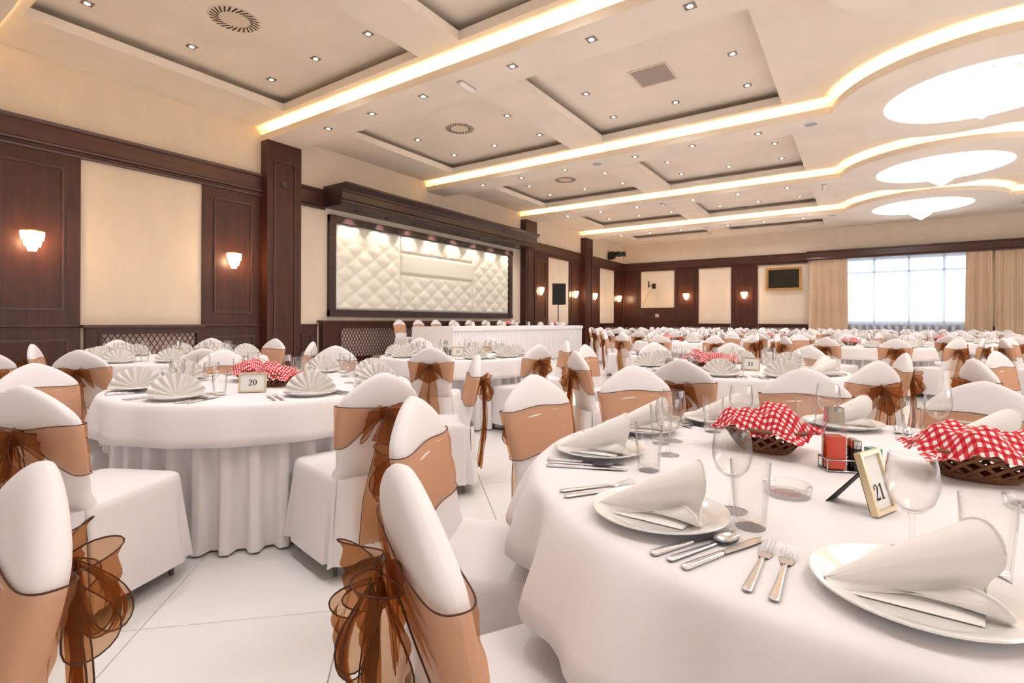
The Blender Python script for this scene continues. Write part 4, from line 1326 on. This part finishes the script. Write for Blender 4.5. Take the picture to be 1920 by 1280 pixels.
def sign(x, y, rz, num, label, w=0.15, h=0.115, lean=14, cat='table sign', low=0.0, ts=0.036):
    o = empty('table_sign', (x, y, TZ), rz, label=label, cat=cat)
    L = rad(lean)
    T = lambda p: (p[0], p[1] * math.cos(L) + p[2] * math.sin(L) + 0.004, p[2] * math.cos(L) - p[1] * math.sin(L) + 0.003)
    f_ = MB(); b = 0.0095
    for (a, c, e, g) in ((-w / 2, w / 2, 0, b), (-w / 2, w / 2, h - b, h), (-w / 2, -w / 2 + b, b, h - b), (w / 2 - b, w / 2, b, h - b)):
        f_.box((a, -0.008, e), (c, 0.006, g), T)
    ob('frame', f_, 'gold_frame', o)
    ob('card', MB().box((-w / 2 + b, -0.002, b), (w / 2 - b, 0.004, h - b), T), 'paper', o)
    ob('back_board', MB().box((-w / 2 + 0.003, 0.006, 0.002), (w / 2 - 0.003, 0.009, h - 0.003), T), 'black_cloth', o)
    t_ = MB()
    adv = ts * 0.66
    x0 = -adv * len(num) / 2
    for i, ch in enumerate(num):
        for qd in digit(ch):
            t_.add([T((x0 + i * adv + px * ts, -0.0026, h * 0.5 - ts * 0.5 + low + py * ts)) for px, py in qd], [(0, 1, 2, 3)])
    ob('number', t_, 'ink', o)
    s_ = MB()
    top = T((0, 0.009, h * 0.72)); yb = top[1] + 0.075
    s_.add([(-0.014, top[1], top[2]), (0.014, top[1], top[2]), (0.024, yb, 0.0), (-0.024, yb, 0.0), (-0.014, top[1] + 0.003, top[2]), (0.014, top[1] + 0.003, top[2]), (0.024, yb + 0.003, 0.0), (-0.024, yb + 0.003, 0.0)],
           [(0, 3, 2, 1), (4, 5, 6, 7), (0, 1, 5, 4), (1, 2, 6, 5), (2, 3, 7, 6), (3, 0, 4, 7)])
    ob('stand_leg', s_, 'black_cloth', o)

# oil and spice set
def rbox(mb, w, d, z0, z1, r_=0.006, n=5, taper=1.0):
    prof = []
    P = []
    ring = []
    for (sx, sy, a0) in ((1, 1, 0), (-1, 1, 90), (-1, -1, 180), (1, -1, 270)):
        for i in range(n):
            a = rad(a0 + 90 * i / (n - 1))
            ring.append((sx * (w - r_) + r_ * math.cos(a), sy * (d - r_) + r_ * math.sin(a)))
    m_ = len(ring)
    Pp = [(x, y, z0) for x, y in ring] + [(x * taper, y * taper, z1) for x, y in ring]
    F = [(k, (k + 1) % m_, m_ + (k + 1) % m_, m_ + k) for k in range(m_)] + [tuple(range(m_))[::-1], tuple(range(m_, 2 * m_))]
    mb.add(Pp, F)
def condiment(x, y, rz, where, group=None, oil='oil_glass', full=True):
    rk = empty('condiment_rack', (x, y, TZ), rz, label='chrome wire condiment rack ' + where, cat='rack', group=group)
    w = MB()
    for z in (0.004, 0.035):
        w.tube([(-0.055, -0.03, z), (0.055, -0.03, z), (0.055, 0.03, z), (-0.055, 0.03, z), (-0.055, -0.03, z)], 0.0022, 5)
    for (a, b) in ((-0.055, -0.03), (0.055, -0.03), (0.055, 0.03), (-0.055, 0.03)): w.tube([(a, b, 0), (a, b, 0.036)], 0.0022, 5)
    ob('wire_basket', w, 'chrome', rk, smooth=1)
    ob('base_plate', MB().box((-0.054, -0.029, 0.002), (0.054, 0.029, 0.0045)), 'chrome', rk)
    ob('carry_loop', MB().tube([(-0.055, 0, 0.004), (-0.054, 0, 0.10), (-0.04, 0, 0.17), (-0.024, 0, 0.185), (-0.008, 0, 0.17)], 0.0022, 5), 'chrome', rk, smooth=1)
    cr, sr = math.cos(rz), math.sin(rz)
    P = lambda a, b: (x + a * cr - b * sr, y + a * sr + b * cr, TZ + 0.005)
    bo = empty('oil_bottle', P(-0.026, 0), rz, label='square bottle of %s with chrome cap ' % ('orange oil' if oil == 'oil_glass' else 'dark vinegar') + where, cat='bottle', group=group and group.replace('racks', 'bottles'))
    g = MB(); rbox(g, 0.0255, 0.0255, 0.0, 0.132, 0.006); ob('glass_body', g, 'glass', bo, smooth=40)
    l_ = MB(); rbox(l_, 0.0235, 0.0235, 0.003, 0.094, 0.005); ob('oil', l_, oil, bo, smooth=40)
    c_ = MB(); rbox(c_, 0.022, 0.022, 0.132, 0.176, 0.006, taper=0.92); c_.tube([(0.0, -0.018, 0.168), (0.0, -0.034, 0.172)], 0.005, 6); ob('cap', c_, 'chrome', bo, smooth=40)
    for i, (a, b) in enumerate(((0.028, -0.012), (0.028, 0.014))):
        pm = empty('spice_shaker', P(a, b), rz, label='dark spice shaker, %s one of the pair, ' % ('front' if i == 0 else 'rear') + where, cat='shaker', group=group and group.replace('racks', 'shakers'))
        ob('jar', MB().lathe([(0.0, 0), (0.012, 0), (0.0125, 0.025), (0.011, 0.03), (0.0125, 0.035), (0.0125, 0.062), (0.0, 0.063)], 16, cap=False), 'dark_sauce', pm, smooth=40)
        ob('cap', MB().lathe([(0.0125, 0.063), (0.0125, 0.082), (0.010, 0.086), (0.0, 0.087)], 16, cap=False), 'chrome', pm, smooth=40)

def ashtray(x, y, label, group=None):
    ob('ashtray', MB().lathe([(0.0, 0.0), (0.048, 0.0), (0.052, 0.004), (0.055, 0.026), (0.052, 0.030), (0.047, 0.028), (0.043, 0.010), (0.0, 0.008)], 36, cap=False).mesh('ashtray', 'glass', 40), None, None, loc=(x, y, TZ), label=label, cat='ashtray', group=group)

# ---- table 21, nearest
c21 = (0.01, 1.73)
table(*c21, 'nearest round table, under the sign 21', 'white cloth hanging in deep folds from the nearest table', 2, 0.3)
seats21 = [(-85, 'at the nearest setting of all', 28, (0.082, 1.195), (0.178, 1.145)), (-120, 'at the setting before the ashtray of table 21', 26, (-0.235, 1.225), (-0.185, 1.15)),
           (-163, 'at the outer edge of table 21, second from the bow chair', 36, (-0.50, 1.62), (-0.495, 1.42)), (165, 'at table 21 behind the chair with the plain sash', 42, (-0.545, 1.82), None),
           (133, 'at table 21 beyond the smaller-looking basket', 30, None, None), (95, 'at table 21 behind the oil bottle', 40, (-0.10, 2.36), (-0.17, 2.30)), (62, 'at table 21 behind the basket at the picture edge', 35, (0.24, 2.42), (0.17, 2.45))]
for a, w, na, g1, g2 in seats21:
    setting(c21, a, 'drape', w, 'on table 21', True, True, na, g1, g2)
basket(-0.26, 1.87, rad(-20), 'oval wicker bread basket beside the oil bottle on table 21', 'red gingham cloth spilling out of the basket beside the oil bottle', 0)
basket(0.275, 1.87, rad(8), 'oval wicker bread basket cut by the right picture edge on table 21', 'red gingham cloth in the basket at the right picture edge', 1, 1.05)
condiment(-0.035, 1.745, rad(25), 'on the nearest table')
tb = empty('toothpick_box', (0.035, 1.80, TZ), rad(-50), label='small tan and teal card box behind the spice shakers', cat='box')
ob('card_box', MB().box((-0.018, -0.012, 0), (0.018, 0.012, 0.062)), 'card', tb); ob('printed_band', MB().box((-0.0185, -0.0125, 0.035), (0.0185, 0.0125, 0.063)), 'card_teal', tb)
sign(0.052, 1.395, rad(66), '21', 'gilt framed table number 21 with a black back stand', 0.092, 0.135, 16, low=-0.022, ts=0.034)
ashtray(-0.145, 1.415, 'round clear glass ashtray beside the table number 21')
ashtray(0.33, 1.62, 'round clear glass ashtray at the right picture edge')
ch21 = [('c1', -0.645, 0.615, 'nearest white chair, seen from its edge with a large brown bow'), ('c2', -1.20, 1.19, 'white chair with an orange sash just behind the nearest bow chair'),
        ('c3', -1.24, 2.00, 'white chair facing us with a wide tan sash, beside the open aisle'), ('c4', -1.05, 2.76, 'white chair facing us behind the wine glass at table 21'),
        ('c5', -0.24, 3.15, 'broad white chair facing us behind the smaller-looking basket'), ('c7', 0.44, 2.90, 'white chair back cut by the right picture edge behind table 21')]
def face(x, y, c): return math.atan2(c[1] - y, c[0] - x)
for n, x, y, l in ch21: chair(x, y, face(x, y, c21), l, 'chairs at table 21')

# ---- table 20
c20 = (-3.30, 1.93)
table(*c20, 'round table under the sign 20, with its pleated skirt in view', 'white cloth on the table with the sign 20', 0, 1.0)
seats20 = [(-69, 'at the front setting of the left table'), (-115, 'at the left table, left of its front setting'), (-14, 'at the left table before the chair with the long bow'), (-160, 'at the left table facing the wall sconces'),
           (32, 'at the left table beside the white chair back'), (75, 'at the left table behind its baskets'), (118, 'at the left table on the head table side'), (160, 'at the left table on the radiator side')]
for a, w in seats20: setting(c20, a, 'fan', w, 'on table 20', True, True)
basket(-3.13, 1.86, rad(20), 'wicker bread basket behind the sign 20', 'red gingham cloth in the basket behind the sign 20', 2)
basket(-3.55, 1.92, rad(-30), 'wicker bread basket beside the dark shakers on table 20', 'red gingham cloth in the basket beside the dark shakers of table 20', 0)
condiment(-3.33, 2.1, rad(40), 'behind the baskets of the left table', None, 'dark_sauce')
sign(-2.93, 1.60, rad(50), '20', 'gilt framed table number 20')
for x, y, l in [(-1.87, 1.65, 'white chair at table 20 seen from behind, with long brown tails'), (-2.58, 0.54, 'white chair at the left picture edge with a wide brown bow'), (-3.85, 0.85, 'white chair with a tan sash behind the left bow chair'),
                (-4.42, 2.16, 'white chair facing us between the fan napkins of table 20'), (-4.25, 3.15, 'white chair facing us beneath the lattice of the radiator'), (-2.30, 2.92, 'white chair in side view with orange sash and hanging bow at the aisle')]:
    chair(x, y, rad(18) if x == -3.85 else face(x, y, c20), l, 'chairs at table 20')
chair(-1.17, 0.265, rad(268), 'white chair in the lower left corner with a hanging brown bow', 'chairs at table 20')

# ---- table by the left wall, two tables of the second row
cL, cM1, cM2, cM3 = (-6.35, 2.6), (-4.15, 4.85), (-0.95, 4.95), (2.40, 5.25)
table(*cL, 'round table by the left wall under the sign 17', 'white cloth on the table by the left wall', 1, 0.5)
table(*cM1, 'round table before the head table, under the sign 11', 'white cloth on the table before the head table', 0, 2.2)
table(*cM2, 'round table with red baskets in the second row', 'white cloth on the second-row table with red baskets', 1, 4.0)
table(*cM3, 'round table outside the right picture edge', 'white cloth on the table outside the right picture edge', 1, 3.0)
for k in range(10):
    for c, nm, off in ((cL, 'on the table by the left wall', 10), (cM1, 'on the table before the head table', 3), (cM2, 'on the second-row table with red baskets', 22)):
        a = off + 36 * k
        rk_ = clock(c, [off + 36 * q for q in range(10)])[a]
        st_ = 'fan' if (c != cM2 or k % 3) else 'drape'
        setting(c, a, st_, '%s clockwise from the nearest, %s' % (rk_, nm.replace('on the ', '')), nm, c != cL, True, None if st_ == 'fan' else a + 60)
sign(-6.0, 2.45, rad(60), '17', 'gilt framed table number 17 near the left wall')
condiment(-6.4, 2.65, rad(10), 'on the table by the left wall', None, 'dark_sauce')
sign(-3.93, 4.62, rad(30), '11', 'gilt framed table number 11 before the head table')
condiment(-4.2, 4.75, rad(20), 'on the table before the head table', None, 'dark_sauce')
basket(-1.02, 4.85, rad(10), 'wicker bread basket in front on the second-row table', 'red gingham cloth in the front basket of the second-row table', 1)
basket(-1.28, 5.08, rad(-35), 'wicker bread basket at the back of the second-row table', 'red gingham cloth in the back basket of the second-row table', 2)
condiment(-1.1, 5.1, rad(15), 'on the second-row table')
sign(-0.78, 4.82, rad(-5), '11', 'gilt framed table number beside the baskets of the second-row table')
for c, g, lst in ((cL, 'chairs at the table by the left wall', [(-5.27, 1.44, 'white chair with a brown bow before the table by the left wall'), (-6.84, 1.50, 'white chair with a tan sash peeping out before the dark wainscot'), (-7.6, 2.45, 'white chair backed against the radiator lattice'),
            (-7.39, 3.46, 'white chair under the second wall sconce'), (-6.57, 3.90, 'white chair facing us before the first wood pillar'), (-5.24, 3.57, 'white chair in side view before the narrow wainscot'), (-4.75, 2.15, 'white chair with a brown bow at the far side of table 20')]),
        (cM1, 'chairs at the table before the head table', [(-3.36, 3.55, 'white chair with a centred brown bow before the head table'), (-2.82, 4.64, 'white chair with a brown bow at the end of the head table'), (-5.27, 5.35, 'white chair half hidden at the far left of the table with sign 11'),
            (-4.63, 6.18, 'white chair facing us behind the sign 11'), (-3.09, 5.77, 'narrow white chair in side view with an orange sash by the head table')]),
        (cM2, 'chairs at the second-row table', [(-1.96, 3.82, 'white chair seen edge-on with a brown bow at the aisle'), (-2.43, 4.96, 'white chair with a bright orange sash at the aisle'), (-0.97, 3.40, 'greyish white chair back with a bow behind table 21'), (-1.25, 6.43, 'white chair facing us behind the second-row baskets'),
            (-0.44, 6.20, 'white chair facing us with a tan sash right of the second-row baskets'), (0.10, 4.05, 'white chair with a drooping brown bow behind the oil bottle'), (0.31, 5.20, 'white chair in side view with an orange sash by the open floor'), (-2.03, 6.0, 'small white chair facing us left of the second-row baskets')]),
        (cM3, 'chairs at the table outside the right picture edge', [(0.66, 4.70, 'white chair with a slanting brown bow near the right picture edge'), (1.00, 6.10, 'white chair facing us with a tan sash near the right picture edge')])):
    for x, y, l in lst: chair(x, y, face(x, y, c), l, g)
for (x, y, l) in ((-5.55, 0.95, 'tilted grey-white chair back just inside the left picture edge'), (-6.1, 0.6, 'white chair cut by the left picture edge before the dark wainscot')):
    chair(x, y, rad(200), l, 'chairs at the left picture edge')

# ---- head table setting
for k, (u, l) in enumerate(((9.35, 'first'), (10.05, 'second'), (10.75, 'third'), (11.5, 'fourth'), (12.25, 'fifth'), (13.07, 'sixth'), (13.9, 'seventh'), (14.7, 'eighth'))):
    chair(-9.98, u, 0.0, 'white chair behind the head table, %s from its near end' % l, 'chairs behind the head table', 0.28)
for k in range(9):
    u = 9.6 + k * 0.68
    ob('napkin', FAN, None, None, loc=(-8.25, u, HZ), rz=PI / 2 + rnd.uniform(-0.4, 0.4), label='small white fan napkin on the head table, %s from its near end' % ORD[k], cat='napkin', group='napkins on the head table')
    tumbler(-8.45, u + 0.2, 'small glass on the head table, %s from its near end' % ORD[k], 'tumblers on the head table', HZ)
basket(-8.35, 11.95, 0.4, 'wicker bread basket in the middle of the head table', 'pale gingham cloth in the middle basket of the head table', 0, 1.0, HZ)
basket(-8.35, 14.6, 0.2, 'wicker bread basket at the far end of the head table', 'red gingham cloth in the far basket of the head table', 1, 1.0, HZ)

# ---- rows beyond the open aisle
FARROWS = [('third row', [(-3.2, 11.1), (0.15, 11.2), (3.45, 11.2)]), ('fourth row', [(1.75, 14.4), (-1.6, 14.3), (-5.0, 14.3)]), ('fifth row', [(0.1, 17.5), (-3.3, 17.4), (-6.7, 17.4), (3.4, 17.5)]),
           ('sixth row', [(1.8, 20.6), (-1.6, 20.6), (-5.0, 20.5), (-8.2, 20.6)]), ('last row', [(0.2, 23.8), (-3.2, 23.8), (-6.6, 23.8), (3.6, 23.9)])]
for ri, (rn, lst) in enumerate(FARROWS):
    for ti, c in enumerate(lst):
        off = 30.0 if c == (0.15, 11.2) else rnd.uniform(0, 36)
        w = 'in the %s beyond the aisle' % rn
        rank = sorted(q[0] for q in lst).index(c[0])
        tn = '%s table of the %s' % ((('leftmost', 'middle', 'rightmost') if len(lst) == 3 else ('leftmost', 'second', 'third', 'rightmost'))[rank], rn)
        table(*c, 'round skirted table, the %s beyond the aisle' % tn, 'white round cloth on the %s beyond the aisle' % tn, ti % 2, rnd.uniform(0, 6), 'tables %s' % w)
        ck = clock(c, [off + 36 * k for k in range(10)]); ck8 = clock(c, [off + 18 + 45 * k for k in range(8)])
        for k in range(10):
            a = off + 36 * k
            x, y = polar(c, a, 1.50 + rnd.uniform(-0.04, 0.10))
            if in_view(x, y, 0.5):
                chair(x, y, rad(a) + PI + rnd.uniform(-0.12, 0.12), 'white chair with brown sash, %s clockwise from the nearest, %s' % (ck[a], tn), 'chairs %s' % w)
        if in_view(*c, 0.4):
            for k in range(8):
                a = off + 18 + 45 * k
                x, y = polar(c, a, 0.72)
                ob('napkin', FAN if rnd.random() < 0.6 else DRAPE, None, None, loc=(x, y, TZ), rz=rad(a) + PI / 2 + rnd.uniform(-0.4, 0.4), label='folded white napkin, %s clockwise from the nearest, %s' % (ck8[a], tn), cat='napkin', group='napkins %s' % w)
                if ri < 3:
                    ob('dinner_plate', PLATE, None, None, loc=(x, y, TZ - 0.0005), label='white plate under a napkin, %s clockwise from the nearest, %s' % (ck8[a], tn), cat='plate', group='plates %s' % w)
                wine(*polar(c, a + 4, 0.52), 'clear wine glass, %s clockwise from the nearest, %s' % (ck8[a], tn), 'wine glasses %s' % w)
                tumbler(*polar(c, a + 13, 0.57), 'glass tumbler, %s clockwise from the nearest, %s' % (ck8[a], tn), 'tumblers %s' % w)
            condiment(c[0] + 0.05, c[1], rnd.uniform(0, 3), 'on the ' + tn, 'condiment racks %s' % w, rnd.choice(('oil_glass', 'dark_sauce')))
            if ri < 2:
                basket(c[0] - 0.28, c[1] + 0.05, rnd.uniform(0, 3), 'wicker bread basket on the %s beyond the aisle' % tn, 'red gingham bread cloth on the %s' % tn, ti % 3, 1.0, TZ, 'baskets %s' % w)
